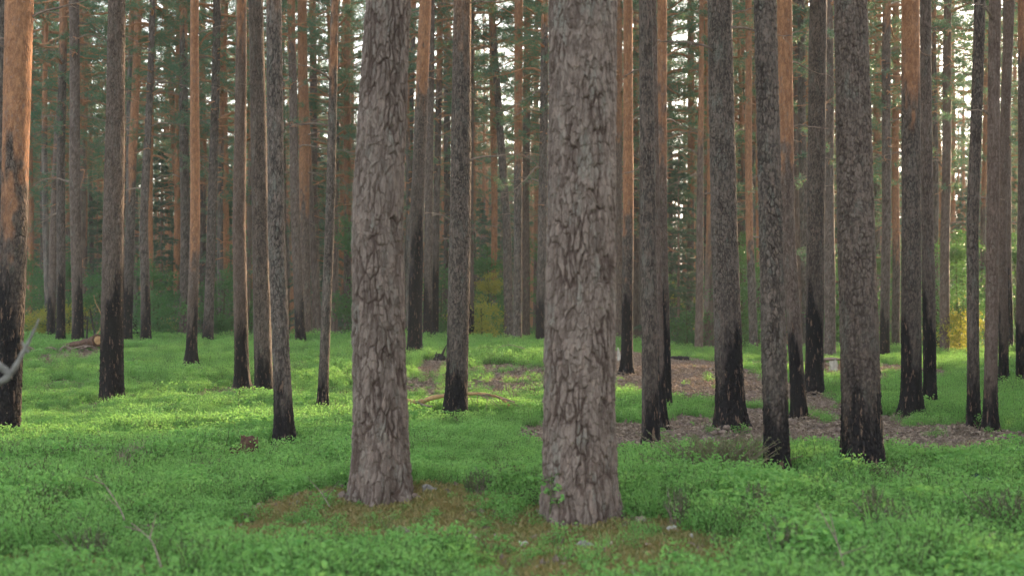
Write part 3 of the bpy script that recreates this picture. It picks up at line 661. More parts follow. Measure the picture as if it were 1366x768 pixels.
def make_leafy(seed, hgt, r, nleaf, ls):
    rs_ = np.random.default_rng(seed); mb = MB(); P = []
    for q in range(int(hgt*7)):
        z = hgt*rs_.uniform(.08, 1); az = rs_.uniform(0, 6.28); L = r*rs_.uniform(.4, 1)*(1.05-.7*abs(z/hgt-.5))
        pth = limb_path((0, 0, z*.85), az, L, rs_.uniform(.2, .8), .3, 6); mb.tube(pth, np.linspace(.012, .003, 6), 3, 0, False)
        for c in range(4):
            t = rs_.uniform(.3, 1); b = np.array([np.interp(t, np.linspace(0, 1, 6), pth[:, k]) for k in range(3)]); P.append(b)
    P = np.array(P); k = max(3, nleaf//len(P)); m = len(P)*k
    PP = np.repeat(P, k, 0)+rs_.normal(size=(m, 3))*np.array([.19, .19, .11]); D = unit(rs_.normal(size=(m, 3))+np.array([0, 0, -.2]))
    mb.leaves(PP, D, rs_.uniform(.6, 1.2, m)*ls, rs_.uniform(.5, .8, m)*ls, 1, tint=np.repeat(rs_.uniform(0, 1, len(P)), k)*.6+rs_.uniform(0, .4, m))
    return mb.mesh('foliage', [STEM, BIRCHL], False), hgt
LFY = [make_leafy(320+i, h, r, n, ls) for i, (h, r, n, ls) in enumerate(((5.5, 1.5, 6000, .085), (3.2, 1.2, 4200, .075), (1.9, 1.0, 2600, .07)))]
LFT = []
for (me, h) in LFY:
    mb = MB(); mb.tube([(0, 0, -.2), (.05, .02, h*.4), (.0, 0, h*.9)], [.04, .03, .008], 8); LFT.append(mb.mesh('stem', [STEM]))
SUNTINTED = []  # copies of the green saplings with sunlight painted into the leaf colour
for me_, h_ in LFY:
    g_ = me_.copy(); g_.materials[1] = SUNTINTL; SUNTINTED.append((g_, h_))
def understory(name, kinds, trunks, tname, px, d, q, sc, label, cat, group, rz):
    X = (px-CX)/F*d; z = float(terrain(X, d))
    o = thing(name, label, cat, (X, d, z), rz, group); o.scale = (sc, sc, sc)
    link('foliage', kinds[q][0], o); link(tname, trunks[q], o)
rs = random.Random(5)
for px, d, q, sc, where in ((130, 64, 0, 1, 'left of the black-footed left pine'), (215, 58, 2, .9, 'left of the slim bright orange pine'), (300, 60, 0, 1.1, 'right of the slim bright orange pine'), (425, 66, 2, 1, 'left of the left foreground pine'), (640, 70, 0, 1, 'behind the pine over the fallen bough'),
                            (668, 82, 2, 1, 'left of the right foreground pine'), (905, 50, 0, .95, 'in the gap right of the slim grey pine'), (900, 75, 2, 1, 'behind the gap right of the slim grey pine'), (1100, 62, 0, 1, 'behind the streaky charred pine'), (1160, 68, 2, 1, 'behind the gold-edged dark pine'), (1285, 66, 0, 1, 'in the gap left of the right pair'), (1345, 60, 2, .9, 'behind the right pair'), (20, 66, 2, 1, 'behind the orange-flaked pine')):
    understory('young_spruce', SPR, SPT, 'trunk', px, d, q, sc, f'young dark green spruce {where}, in the background', 'spruce', 'young spruces under the pines', rs.uniform(0, 6.28))
for px, d, q, sc, where in ((205, 46, 1, 1, 'left of the slim bright orange pine'), (212, 44, 2, 1.1, 'low beside the black-footed back-row pines'), (300, 47, 1, .9, 'left of the pine behind the sapling'), (650, 52, 0, .8, 'in the gap right of the pine over the fallen bough'), (672, 58, 1, 1, 'by the thin orange back-row pine'), (645, 47, 2, 1, 'low, right of the pine over the fallen bough'),
                            (987, 46, 1, 1.2, 'right of the flared dark pine'), (990, 50, 0, .9, 'tall, right of the flared dark pine'), (1122, 45, 1, 1.1, 'left of the gold-edged dark pine'), (1275, 44, 0, .8, 'tall, left of the right pair'), (1285, 48, 1, 1.2, 'bushy, left of the right pair'), (1270, 58, 0, 1, 'sunlit, behind the right pair'), (900, 60, 1, 1.2, 'in the gap right of the slim grey pine'), (915, 46, 2, 1., 'low, in the gap right of the slim grey pine'), (1185, 55, 0, .9, 'right of the gold-edged dark pine'),
                            (25, 52, 0, .8, 'by the left edge'), (62, 56, 1, 1.2, 'between the thin left back-row pines'), (92, 60, 0, .9, 'left of the grey pine beside the log'), (133, 48, 1, 1, 'just behind the fallen log'), (480, 52, 0, 1, 'behind the left foreground pine'), (740, 55, 0, 1, 'behind the right foreground pine'), (590, 56, 1, 1.2, 'left of the pine over the fallen bough'), (335, 55, 0, 1, 'behind the grey pine'), (1355, 50, 0, .9, 'by the right edge'), (1215, 60, 0, 1, 'behind the tall-charred pine')):
    understory('leafy_sapling', LFY, LFT, 'stem', px, d, q, sc, f'bright green leafy sapling {where}', 'sapling', 'leafy saplings at the back', rs.uniform(0, 6.28))

for px, d, q, sc, lab in ((652, 50, 0, .58, 'taller sapling painted sunlit gold in the gap right of the pine over the fallen bough'), (641, 44, 2, .9, 'low sapling painted sunlit gold right beside the pine over the fallen bough'), (1276, 50, 1, .8, 'sapling painted sunlit gold in the gap left of the close pair'), (1282, 42, 2, .9, 'low sapling painted sunlit gold in the gap left of the close pair'), (212, 52, 2, .9, 'sapling painted sunlit gold left of the slim bright orange pine'),
        (91, 48, 2, 1.1, 'sapling painted sunlit gold left of the grey pine beside the log'), (62, 46, 2, .9, 'low sapling painted sunlit gold near the left edge'), (902, 62, 1, 1.1, 'sapling painted sunlit gold in the gap right of the slim grey pine')):
    understory('leafy_sapling', SUNTINTED, LFT, 'stem', px, d, q, sc, lab, 'sapling', 'saplings painted sunlit gold at the back', rs.uniform(0, 6.28))
rs = random.Random(9)
for k in range(24):   # unseen spruces added right of the view to block low sun from the lawn
    y = 9+k*1.75+rs.uniform(-.8, .8); x = .42*y+rs.uniform(1.8, 7.5)
    understory('young_spruce', SPR, SPT, 'trunk', CX+x/y*F, y, rs.choice((0, 2, 2)), rs.uniform(.9, 1.15), 'unseen spruce added right of the view to block the low sun', 'spruce', 'added sun-blocking spruces right of the view', rs.uniform(0, 6.28))

# ------------------------------------------------------------------ scattering with geometry nodes (ground cover, litter, far woods)
def scatter(name, P, ROT_, SC_, IDX, sources, label, cat):
    me = bpy.data.meshes.new(name); me.vertices.add(len(P)); me.vertices.foreach_set('co', np.asarray(P, np.float32).ravel())
    a = me.attributes.new('rot', 'FLOAT_VECTOR', 'POINT'); a.data.foreach_set('vector', np.asarray(ROT_, np.float32).ravel())
    a = me.attributes.new('scl', 'FLOAT', 'POINT'); a.data.foreach_set('value', np.asarray(SC_, np.float32))
    a = me.attributes.new('idx', 'INT', 'POINT'); a.data.foreach_set('value', np.asarray(IDX, np.int32))
    me.update(); o = link(name, me); tag(o, label, cat, kind='stuff')
    c = bpy.data.collections.new(name+'_source')
    for k, m in enumerate(sources): so = bpy.data.objects.new(f'{name}_{k:02d}', m); c.objects.link(so)
    t = bpy.data.node_groups.new(name, 'GeometryNodeTree')
    t.interface.new_socket('Geometry', in_out='INPUT', socket_type='NodeSocketGeometry'); t.interface.new_socket('Geometry', in_out='OUTPUT', socket_type='NodeSocketGeometry')
    N = t.nodes.new; gi, go = N('NodeGroupInput'), N('NodeGroupOutput')
    ip = N('GeometryNodeInstanceOnPoints'); ci = N('GeometryNodeCollectionInfo'); ci.inputs['Collection'].default_value = c
    ci.inputs['Separate Children'].default_value = True; ci.inputs['Reset Children'].default_value = True
    def na(nm, ty):
        x = N('GeometryNodeInputNamedAttribute'); x.data_type = ty; x.inputs['Name'].default_value = nm; return [s for s in x.outputs if s.enabled and s.name == 'Attribute'][0]
    L = t.links.new
    L(gi.outputs[0], ip.inputs['Points']); L(ci.outputs[0], ip.inputs['Instance']); ip.inputs['Pick Instance'].default_value = True
    L(na('idx', 'INT'), ip.inputs['Instance Index']); L(na('rot', 'FLOAT_VECTOR'), ip.inputs['Rotation']); L(na('scl', 'FLOAT'), ip.inputs['Scale'])
    L(ip.outputs[0], go.inputs[0])
    md = o.modifiers.new('scatter', 'NODES'); md.node_group = t
    return o

def make_bilberry(seed, n, rad, hmax, ls):
    rs_ = np.random.default_rng(seed); mb = MB(); P = []; D = []; T = []
    for q in range(n):
        a = rs_.uniform(0, 6.28); r0 = rad*math.sqrt(rs_.uniform()); h = hmax*rs_.uniform(.55, 1); la = rs_.uniform(0, 6.28); ln = rs_.uniform(.1, .5)*h
        b = np.array([r0*math.cos(a), r0*math.sin(a), -.03]); e = b+np.array([ln*math.cos(la), ln*math.sin(la), h+.03]); mdl = (b+e)/2+np.array([0, 0, .02])
        mb.tube([b, mdl, e], [.0022, .0018, .001], 3, 0, False)
        nl = 15; tn = rs_.uniform()
        for k in range(nl):
            t = .25+.75*k/(nl-1); p = b+(e-b)*t; az = rs_.uniform(0, 6.28); rr = .035*(1.15-t)
            P.append(p+rs_.normal(size=3)*.008+np.array([math.cos(az)*rr, math.sin(az)*rr, 0])); D.append([math.cos(az), math.sin(az), rs_.uniform(.0, 1.1)]); T.append(np.clip(tn*.5+t*.5+rs_.normal()*.12, 0, 1))
    P = np.array(P); D = unit(np.array(D)); m = len(P)
    mb.leaves(P, D, rs_.uniform(.7, 1.25, m)*ls, rs_.uniform(.45, .65, m)*ls, 1, tint=np.array(T))
    return mb.mesh('bilberry', [STEM, BILB], False)
BB = [make_bilberry(400+i, n, r, h, ls) for i, (n, r, h, ls) in enumerate(((13, .13, .19, .026), (15, .15, .22, .025), (11, .12, .16, .028), (14, .14, .25, .026), (12, .15, .14, .024)))]
def make_mixed(seed, kind):
    rs_ = np.random.default_rng(seed); mb = MB()
    if kind == 'grass':
        for q in range(26):
            az = rs_.uniform(0, 6.28); b = np.array([rs_.normal()*.06, rs_.normal()*.06, -.02]); hh = .24*rs_.uniform(.4, 1.1); e = b+np.array([math.cos(az)*hh*.6, math.sin(az)*hh*.6, hh]); mdl = (b+e)/2+np.array([0, 0, hh*.18]); s_ = np.array([-math.sin(az), math.cos(az), 0])*.0028
            mb.add([b-s_, b+s_, mdl+s_, mdl-s_, e], [[0, 1, 2], [0, 2, 3]], 1, tint=rs_.uniform(0, 1)); mb.add([mdl-s_, mdl+s_, e], [[0, 1, 2]], 1, tint=.8)
    elif kind == 'broad':
        m = 90; P = rs_.normal(size=(m, 3))*[.08, .08, 0]+np.stack([0*np.arange(m), 0*np.arange(m), rs_.uniform(.02, .20, m)], -1); mb.leaves(P, unit(rs_.normal(size=(m, 3))*[1, 1, .4]), rs_.uniform(.025, .05, m), rs_.uniform(.015, .032, m), 1, tint=rs_.uniform(.1, 1, m))
    else:
        for q in range(12):
            az = rs_.uniform(0, 6.28); b = np.array([rs_.normal()*.06, rs_.normal()*.06, -.02]); hh = .22*rs_.uniform(.5, 1.1); mb.tube([b, b+[math.cos(az)*.03, math.sin(az)*.03, hh*.5], b+[math.cos(az)*.09, math.sin(az)*.09, hh]], [.003, .002, .0012], 3, 0, False)
        m = 40; P = rs_.normal(size=(m, 3))*.07; P[:, 2] = rs_.uniform(.03, .2, m); mb.leaves(P, unit(rs_.normal(size=(m, 3))), .02, .01, 2, tint=rs_.uniform(0, 1, m))
    return mb.mesh('plants', [STEM, BILB, HEATH], False)
BB += [make_mixed(480, 'grass'), make_mixed(481, 'broad'), make_mixed(482, 'dry')]
def field(n, ymin, ymax, rng, slack=.39):
    y = np.sqrt(rng.uniform(ymin**2, ymax**2, n)); x = rng.uniform(-1, 1, n)*(slack*y+.8); return x, y
rng = np.random.default_rng(3)
if TEST: scatter = lambda *a: None
x1, y1 = field(21000, 4.5, 21, rng); x2, y2 = field(17000, 20, 44, rng); x3_, y3_ = field(2500, 40, 75, rng)
x4 = rng.uniform(-4, 4, 700); y4 = rng.uniform(1.6, 5, 700)
x = np.concatenate([x1, x2, x3_]); y = np.concatenate([y1, y2, y3_])
L_, M_ = masks(x, y); thin = .22*smooth(.1, .5, fbm(x*.8, y*.8, 0*x, 71))
keep = rng.uniform(size=len(x)) > np.maximum(np.maximum(L_*.985, M_*.93*(1-.45*(vnoise(x*7, y*7, 0*x, 91) > .2))), thin)
for (a, b) in PINES: keep &= ((x-a)**2+(y-b)**2) > (.17 if b < 12 else .13)**2
for (px, py, wpx) in ((330, 597, 34), (586, 480, 26), (317, 548, 6), (965, 618, 40), (1112, 494, 24), (905, 482, 30), (121, 466, 12), (128, 468, 26), (571, 652, 14), (396, 668, 8), (698, 728, 10), (780, 728, 14), (896, 707, 10), (1306, 636, 10), (600, 545, 60), (660, 548, 40), (170, 606, 16)):
    cx_, cd_, _ = gpt(px, py); keep &= (((x-cx_)/(wpx*cd_/F+.04))**2+((y-cd_+.22)/.42)**2) > 1
x, y = x[keep], y[keep]; n = len(x)
vig = .85+.38*fbm(x*.55, y*.55, 0*x, 81, 3)+.15*vnoise(x*2.2, y*2.2, 0*x, 85)
sc = np.clip(vig*rng.uniform(.75, 1.2, n), .4, 1.5)*np.where(y > 24, 1.1, 1)*np.where(y > 40, 1.8, 1)
L2, M2 = masks(x, y); sc = sc*(1-.35*np.maximum(L2, M2))
P = np.stack([x, y, terrain(x, y)], -1); R_ = np.stack([rng.uniform(-.2, .2, n), rng.uniform(-.2, .2, n), rng.uniform(0, 6.28, n)], -1)
kn = fbm(x*1.3, y*1.3, 0*x, 95)+.35*rng.normal(size=n); ix = np.where(kn > .62, 6, np.where(kn < -.66, 5, rng.integers(0, 5, n))); ix = np.where(rng.uniform(size=n) < .07, 7, ix)
scatter('bilberry_cover', P, R_, sc, ix, BB, 'bright green bilberry shrubs carpeting the whole forest floor', 'ground cover')

def make_litter(seed, kind):
    rs_ = np.random.default_rng(seed); mb = MB()
    if kind == 'flakes':
        m = 26; P = rs_.uniform(-.09, .09, (m, 3)); P[:, 2] = rs_.uniform(.0, .02, m); D = unit(rs_.normal(size=(m, 3))*[1, 1, .25])
        mb.leaves(P, D, rs_.uniform(.02, .045, m), rs_.uniform(.012, .026, m), 0, fold=.35, tint=rs_.uniform(0, 1, m))
    elif kind == 'twigs':
        for q in range(5):
            a = rs_.uniform(0, 6.28); c = rs_.uniform(-.08, .08, 2); l = rs_.uniform(.05, .16)
            mb.tube([(c[0], c[1], .01), (c[0]+l*.5*math.cos(a), c[1]+l*.5*math.sin(a), .022), (c[0]+l*math.cos(a+.3), c[1]+l*math.sin(a+.3), .012)], [.004, .003, .002], 4, 1)
    else:
        for q in range(3):
            c = rs_.uniform(-.08, .08, 2); mb.blob((c[0], c[1], .018), (.018, .026, .018), 1, int(seed+q), 6, .5, 6)
    return mb.mesh('litter', [DRYG, DEADW], False)
LT = [make_litter(450+i, k) for i, k in enumerate(('flakes', 'flakes', 'flakes', 'twigs', 'cones'))]
def make_moss(seed):
    rs_ = np.random.default_rng(seed); mb = MB(); m = 160; P = rs_.normal(size=(m, 3))*.05; P[:, 2] = rs_.uniform(-.01, .02, m)
    mb.leaves(P, unit(rs_.normal(size=(m, 3))*[1, 1, .3]+[0, 0, .9]), rs_.uniform(.015, .03, m), rs_.uniform(.006, .012, m), 0, tint=rs_.uniform(0, 1, m)); return mb.mesh('moss', [MOSSL], False)
MOSSL = leaf_material('moss_leaves', (.10, .15, .035), (.32, .25, .10), .3, (.26, .22, .07), (.30, .18, .08))
x, y = field(60000, 4.5, 36, rng); L_, M_ = masks(x, y); pk = np.where(y < 16, .9, .8)
keep = rng.uniform(size=len(x)) < np.maximum(L_*pk, M_*.9)*.75+.015
x, y, M_ = x[keep], y[keep], M_[keep]; n = len(x)
idx = rng.choice(5, n, p=[.27, .27, .22, .16, .08]); ism = rng.uniform(size=n) < M_*.8
scatter('leaf_litter', np.stack([x, y, terrain(x, y)+.0], -1)[~ism], np.stack([0*x, 0*x, rng.uniform(0, 6.28, n)], -1)[~ism], rng.uniform(.8, 1.7, n)[~ism], idx[~ism], LT, 'brown bark flakes, needles, cones and twigs lying on the bare ground', 'leaf litter')
xm, ym = x[ism], y[ism]
ex, ey = field(30000, 6, 13, rng); _, Me = masks(ex, ey); kk = rng.uniform(size=len(ex)) < Me*.8; xm = np.concatenate([xm, ex[kk]]); ym = np.concatenate([ym, ey[kk]]); n = len(xm)
scatter('moss_cover', np.stack([xm, ym, terrain(xm, ym)], -1), np.stack([0*xm, 0*xm, rng.uniform(0, 6.28, n)], -1), rng.uniform(.7, 1.4, n), 0*xm, [make_moss(460), make_moss(461)], 'orange and olive moss on the mounds around the two nearest trunks', 'moss')

# far woods: one mass beyond the trees one can tell apart
def join_tree(q, v, k):
    mb = MB(); mb.tube([(0, 0, 0), (0, 0, STH[q]*.5), (0, 0, STH[q])], [.17, .12, .03], 8, 0)
    tr = mb.mesh('far_tree', [LIMB]); return tr
src = [CROWNS[0], CROWNS[1], CROWNS[2], CROWNS[4], join_tree(0, 0, 0), join_tree(1, 1, 0), SPR[2][0], LFY[0][0]]
m = 250; yy = rng.uniform(105, 190, m); xx = rng.uniform(-1, 1, m)*(.42*yy+6)
P = []; I = []; Sc = []
for a, b in zip(xx, yy):
    s = rng.uniform(.9, 1.15); px_ = CX+a/b*F
    for _ in range(4): P.append((a+rng.uniform(-6, 6), b+rng.uniform(-14, 5), -.3)); I.append(int(rng.integers(4, 6))); Sc.append(rng.uniform(.8, 1.1))
    for _ in range(2): P.append((a+rng.uniform(-6, 6), b+rng.uniform(-6, 6), rng.uniform(-1, 3.5))); I.append(int(rng.integers(0, 4))); Sc.append(rng.uniform(.8, 1.15))
    if (893 < px_ < 945 or 1250 < px_ < 1300) and rng.uniform() < .5: continue
    P += [(a, b, -.3+rng.uniform(6.5, 9.5)*s), (a, b, -.3)]; I += [rng.integers(0, 4), rng.integers(4, 6)]; Sc += [s*1.2, s]
    for _ in range(1): P.append((a+rng.uniform(-3, 3), b-rng.uniform(0, 20), -.4)); I.append(7 if rng.uniform() < .7 else 6); Sc.append(rng.uniform(.7, 1.3))
P = np.array(P); n = len(P)
scatter('far_woods', P, np.stack([np.zeros(n), np.zeros(n), rng.uniform(0, 6.28, n)], -1), Sc, I, src, 'hazy mass of green crowns closing the forest far behind the trunks', 'woods')

# ------------------------------------------------------------------ small things on the forest floor
# fallen bough, orange and barkless, behind the pine over it
def bend(pts_px, d0, lift=.03, dd=None):
    out = []
    for k, (px, py) in enumerate(pts_px):
        d = d0+(dd[k] if dd else 0); out.append((px, py, d))
    return np.array([((px-CX)/F*d, d, zat(py, d)) for px, py, d in out])
def spline(P, n=24):
    P = np.asarray(P, float); t = np.linspace(0, len(P)-1, n); out = []
    for q in t:
        i = min(int(q), len(P)-2); f = q-i; p0 = P[max(i-1, 0)]; p1 = P[i]; p2 = P[i+1]; p3 = P[min(i+2, len(P)-1)]
        out.append(.5*((2*p1)+(-p0+p2)*f+(2*p0-5*p1+4*p2-p3)*f*f+(-p0+3*p1-3*p2+p3)*f**3))
    return np.array(out)
def local(P, o): return np.asarray(P)-np.array(o)
dB = gpt(600, 548)[1]+.55
A = bend([(540, 535), (560, 536), (578, 530), (600, 527), (628, 525), (650, 526), (668, 531), (680, 541)], dB)
org = (A[0][0], A[0][1], float(terrain(A[0][0], A[0][1])))
o = thing('fallen_branch', 'long bare orange fallen bough arching over the green floor behind a pine', 'branch', org)
mb = MB(); Sp = spline(local(A, org), 30); mb.tube(Sp, np.linspace(.036, .011, 30)*(1+.12*np.sin(np.arange(30)*1.7)), 8); link('main_stem', mb.mesh('main_stem', [BOUGH]), o)
B = bend([(655, 527), (672, 531), (690, 538), (706, 545)], dB, dd=[0, .1, .3, .4]); mb = MB(); mb.tube(spline(local(B, org), 14), np.linspace(.016, .004, 14), 6)
B = bend([(556, 536), (566, 540), (577, 542)], dB, dd=[0, -.2, -.4]); mb.tube(spline(local(B, org), 8), np.linspace(.016, .006, 8), 6)
for k in range(26):
    t = random.uniform(.45, .98); p = Sp[int(t*29)]; e = p+np.array([random.uniform(-.05, .35), random.uniform(-.3, .3), random.uniform(-.28, .05)]); mb.tube([p, (p+e)/2+np.array([0, 0, .03]), e], [.006, .004, .002], 4)
link('twigs', mb.mesh('twigs', [DEADW]), o)

# the rotten red stump
def stump(name, label, px, py, parts, mat, hollow=False):
    x, d, z = gpt(px, py); o = thing(name, label, 'stump', (x, d, z)); return o, d/F
o, u = stump('broken_stump', 'crumbling red-brown broken stump in the grass left of the reddish pine', 330, 597, None, ROT)
def shard(mb, cx, cy, r, h, seed, m=0, n=18, k=14, slant=.0, rough=.22):
    th = np.arange(n)/n*2*PI; zz = np.linspace(-.08, 1, k); TH, Z = np.meshgrid(th, zz)
    top = h*(1+slant*np.cos(TH-seed)+rough*vnoise(np.cos(TH)*3, np.sin(TH)*3, 0*TH, seed))
    R = r*(1+.25*vnoise(np.cos(TH)*2.5, np.sin(TH)*2.5, Z*3, seed+1)+.25*np.exp(-np.clip(Z, 0, 1)*6))
    V = np.stack([cx+R*np.cos(TH), cy+R*np.sin(TH), np.where(Z > 0, Z*top, Z)], -1).reshape(-1, 3)
    i = np.arange(k-1)[:, None]*n; j = np.arange(n)[None]; j2 = (j+1) % n
    mb.add(V, np.stack([i+j, i+j2, i+n+j2, i+n+j], -1).reshape(-1, 4), m)
    b = V[-n:]; c = b.mean(0)-[0, 0, h*.12]; mb.add(np.vstack([b, c]), np.array([[q, (q+1) % n, n] for q in range(n)]), m)
mb = MB(); shard(mb, .02, 0, .075, .23, 3, slant=.04, rough=.10); link('standing_shard', mb.mesh('standing_shard', [ROT]), o)
mb = MB(); shard(mb, -.14, .02, .085, .13, 5, slant=.12, rough=.3); shard(mb, -.06, .0, .05, .10, 15, slant=.2); shard(mb, -.20, -.05, .05, .035, 8); shard(mb, .13, .0, .05, .05, 6, slant=.5); shard(mb, .2, -.06, .04, .03, 7); link('crumbled_rim', mb.mesh('crumbled_rim', [ROT]), o)

# charred horned snag beside the pine over the bough
x, d, z = gpt(586, 478); u = d/F
o = thing('charred_stump', 'small charred two-horned stump left of the pine over the fallen bough', 'stump', (x, d, z))
mb = MB(); mb.blob((0, 0, .05), (.13, .1, .10), 0, 4, 12, .5, 2.5); link('stump_base', mb.mesh('stump_base', [SOOT]), o)
for hx, hz, r in ((.15, .34, .05), (-.07, .20, .03)):
    mb = MB(); mb.tube(spline([(hx*.25, 0, .02), (hx*.45, 0, hz*.45), (hx, 0, hz)], 10), np.linspace(r, .006, 10), 8); link('horn', mb.mesh('horn', [SOOT]), o)
# thin forked charred snag left, by the log
x, d, z = gpt(121, 466); d = 34.; x = (121-CX)/F*d; z = float(terrain(x, d)); u = d/F
o = thing('charred_snag', 'thin forked charred snag leaning beside the fallen log at left', 'snag', (x, d, z))
for pts_, r in (([(-.1, 0, 0), (-.09, 0, .45), (-.07, 0, .78)], .035), ([(.12, 0, 0), (.1, 0, .35), (.03, 0, .7), (-.02, 0, .98)], .04)):
    mb = MB(); mb.tube(spline(pts_, 14), np.linspace(r, .012, 14)*(1+.15*np.sin(np.arange(14)*2.)), 8); link('stem', mb.mesh('stem', [SOOT]), o)
# fallen log with sawn face
d = 32.; x0_ = (134-CX)/F*d; z = float(terrain(x0_, d))
o = thing('fallen_log', 'mossy fallen log with orange sawn end, left of the black-footed left pine', 'log', (x0_, d, z))
mb = MB(); ax = np.array([(-.05, 0, .30), (-.35, .35, .24), (-.9, .8, .16), (-1.7, 1.2, .08)]); sp = spline(ax, 26)
mb.tube(sp, np.linspace(.14, .06, 26)*(1+.08*np.sin(np.arange(26)*1.3)), 16); link('log_body', mb.mesh('log_body', [ROT]), o)
mb = MB(); dr = unit(sp[0]-sp[1]); mb.tube([sp[0]+dr*.002, sp[0]+dr*.012], [.098, .09], 20); link('sawn_face', mb.mesh('sawn_face', [CUTW]), o)
mb = MB()
for k in range(9): a = random.uniform(-1.6, .1); mb.tube(spline([(a, .1, .02), (a-.25, .0, .10+random.uniform(0, .1)), (a-random.uniform(.3, .8), -.15, .03)], 8), np.linspace(.035, .01, 8), 6)
link('broken_limbs', mb.mesh('broken_limbs', [DEADW]), o)
# pale curved dry stalk over it
mb = MB(); mb.tube(spline([(0, 0, 0), (.14, .0, .25), (.12, 0, .5), (.0, 0, .75), (-.05, 0, .95)], 16), np.linspace(.014, .006, 16), 6)
o = link('dry_branch', mb.mesh('dry_branch', [BOUGH]), None, ((128-CX)/F*33, 33, float(terrain((128-CX)/F*33, 33))+.35)); tag(o, 'thin pale curved dry branch sticking up behind the fallen log', 'branch')
# white-topped cut stump at right and white scrap behind the right foreground pine
x, d, z = gpt(1112, 494)
o = thing('cut_stump', 'low cut stump, pale upright post under a dark slab, behind the streaky charred pine', 'stump', (x, d, z)); u = d/F
mb = MB(); shard(mb, 0, 0, .085, .24, 11, slant=.02); link('pale_post', mb.mesh('pale_post', [PALEW]), o)
mb = MB(); mb.blob((-.05, .08, .27), (.24, .14, .035), 0, 5, 10, .35, 3); mb.blob((-.2, .12, .14), (.08, .07, .14), 0, 6, 8, .4, 3); link('bark_slab', mb.mesh('bark_slab', [DEADW]), o)
mb = MB(); mb.blob((.2, .1, .18), (.05, .05, .12), 0, 9, 8, .3, 3); link('side_post', mb.mesh('side_post', [CUTW]), o)
x, d, z = gpt(826, 480); o = thing('pale_stub', 'small white pointed stub beside the orange pine with black lower trunk', 'stump', (x, d, z))
mb = MB(); mb.tube([(0, 0, -.05), (0, 0, .12), (-.03, 0, .30)], [.05, .045, .01], 9); link('stub', mb.mesh('stub', [PALEW]), o)
# short dark log on the litter
x, d, z = gpt(905, 480); o = thing('charred_log', 'short charred log lying on the brown litter in the gap', 'log', (x, d, z), .1)
mb = MB(); mb.tube(spline([(-.32, 0, .05), (0, .02, .07), (.25, 0, .06)], 14), .055*(1+.15*np.sin(np.arange(14)*1.9)), 10); link('log_body', mb.mesh('log_body', [SOOT]), o)
mb = MB(); mb.tube(spline([(-.3, .1, .05), (-.6, .15, .06), (-.85, .1, .03)], 10), np.linspace(.03, .012, 10), 6); link('side_branch', mb.mesh('side_branch', [DEADW]), o)
# grey dead branch reaching in at the left edge, near the camera
d = 5.6
o = thing('dead_branch', 'blurred grey dead branch reaching in at the left edge, near the camera', 'branch', ((-60-CX)/F*d, d, float(terrain((-60-CX)/F*d, d))))
A = bend([(-150, 690), (-70, 560), (-20, 520), (10, 503), (28, 475), (42, 448), (52, 425)], d); og = np.array(o.location)
mb = MB(); mb.tube(spline(A-og, 30), np.linspace(.022, .003, 30)*(1+.12*np.sin(np.arange(30)*2.3)), 8); link('main_stem', mb.mesh('main_stem', [GREYW]), o)
A = bend([(-60, 440), (-10, 480), (8, 494), (14, 500)], d); mb = MB(); mb.tube(spline(A-og, 16), np.linspace(.016, .014, 16), 7)
A = bend([(38, 470), (33, 462), (29, 455)], d); mb.tube(spline(A-og, 8), np.linspace(.008, .003, 8), 6); link('side_branch', mb.mesh('side_branch', [GREYW]), o)

# heather bushes
def make_heather(seed, n, rad, h, nd, dry):
    rs_ = np.random.default_rng(seed); mb = MB(); P = []; D = []
    for q in range(n):
        az = rs_.uniform(0, 6.28); tl = rs_.uniform(.1, 1)*rad; hh = h*rs_.uniform(.55, 1); b = np.array([rs_.normal()*rad*.25, rs_.normal()*rad*.25, -.02]); e = b+np.array([tl*math.cos(az), tl*math.sin(az), hh])
        pt = spline([b, (b+e)/2+[0, 0, hh*.12], e], 7); mb.tube(pt, np.linspace(.004, .0015, 7), 3, 0, False)
        for k in range(nd): t = rs_.uniform(.25, 1); i = t*6; j = min(int(i), 5); P.append(pt[j]+(pt[j+1]-pt[j])*(i-j)); D.append(unit(pt[-1]-pt[0]))
    P = np.array(P); m = len(P); D = unit(np.array(D)*.8+rs_.normal(size=(m, 3))*.5)
    mb.leaves(P, D, rs_.uniform(.015, .03, m), rs_.uniform(.004, .008, m), 1, tint=np.clip(rs_.normal(dry, .25, m), 0, 1)); return mb
HE = [make_heather(600+i, *a).mesh('foliage', [DEADW, HEATH], False) for i, a in enumerate(((170, .50, .40, 46, .75), (26, .10, .30, 30, .15), (36, .25, .28, 30, .3)))]
for px, py, q, sc, lab in ((965, 620, 0, 1., 'wide brown-green heather bush left of the charred foreground pine'), (1010, 668, 1, .9, 'dark upright heather sprig below the wide heather bush'), (1190, 690, 2, .9, 'dark heather clump below the gold-edged dark pine'), (1165, 685, 1, 1., 'thin heather sprig beside the dark heather clump'),
        (645, 655, 1, .75, 'small dark heather sprig between the two foreground pines'), (628, 652, 1, .6, 'smaller dark heather sprig between the two foreground pines'), (105, 605, 2, .9, 'heather clump in the grass below the black-footed left pine'), (135, 610, 1, .8, 'upright heather sprig left of the dry tuft'), (8, 600, 2, .9, 'dark heather clump at the left edge'),
        (1345, 680, 2, 1., 'dark heather clump at the right edge'), (905, 700, 1, .9, 'tall thin sprig right of the right foreground pine'), (1050, 745, 1, 1.0, 'blurred dark sprig at the bottom right'), (270, 600, 1, .6, 'short heather sprig left of the broken red stump'), (120, 720, 2, .7, 'dark heather clump at the bottom left'), (185, 480, 2, .8, 'brownish heather clump by the fallen log')):
    x, d, z = gpt(px, py); o = thing('heather_bush', lab, 'heather', (x, d, z), random.uniform(0, 6), 'heather bushes in the ground cover'); o.scale = (sc,)*3; link('foliage', HE[q], o)
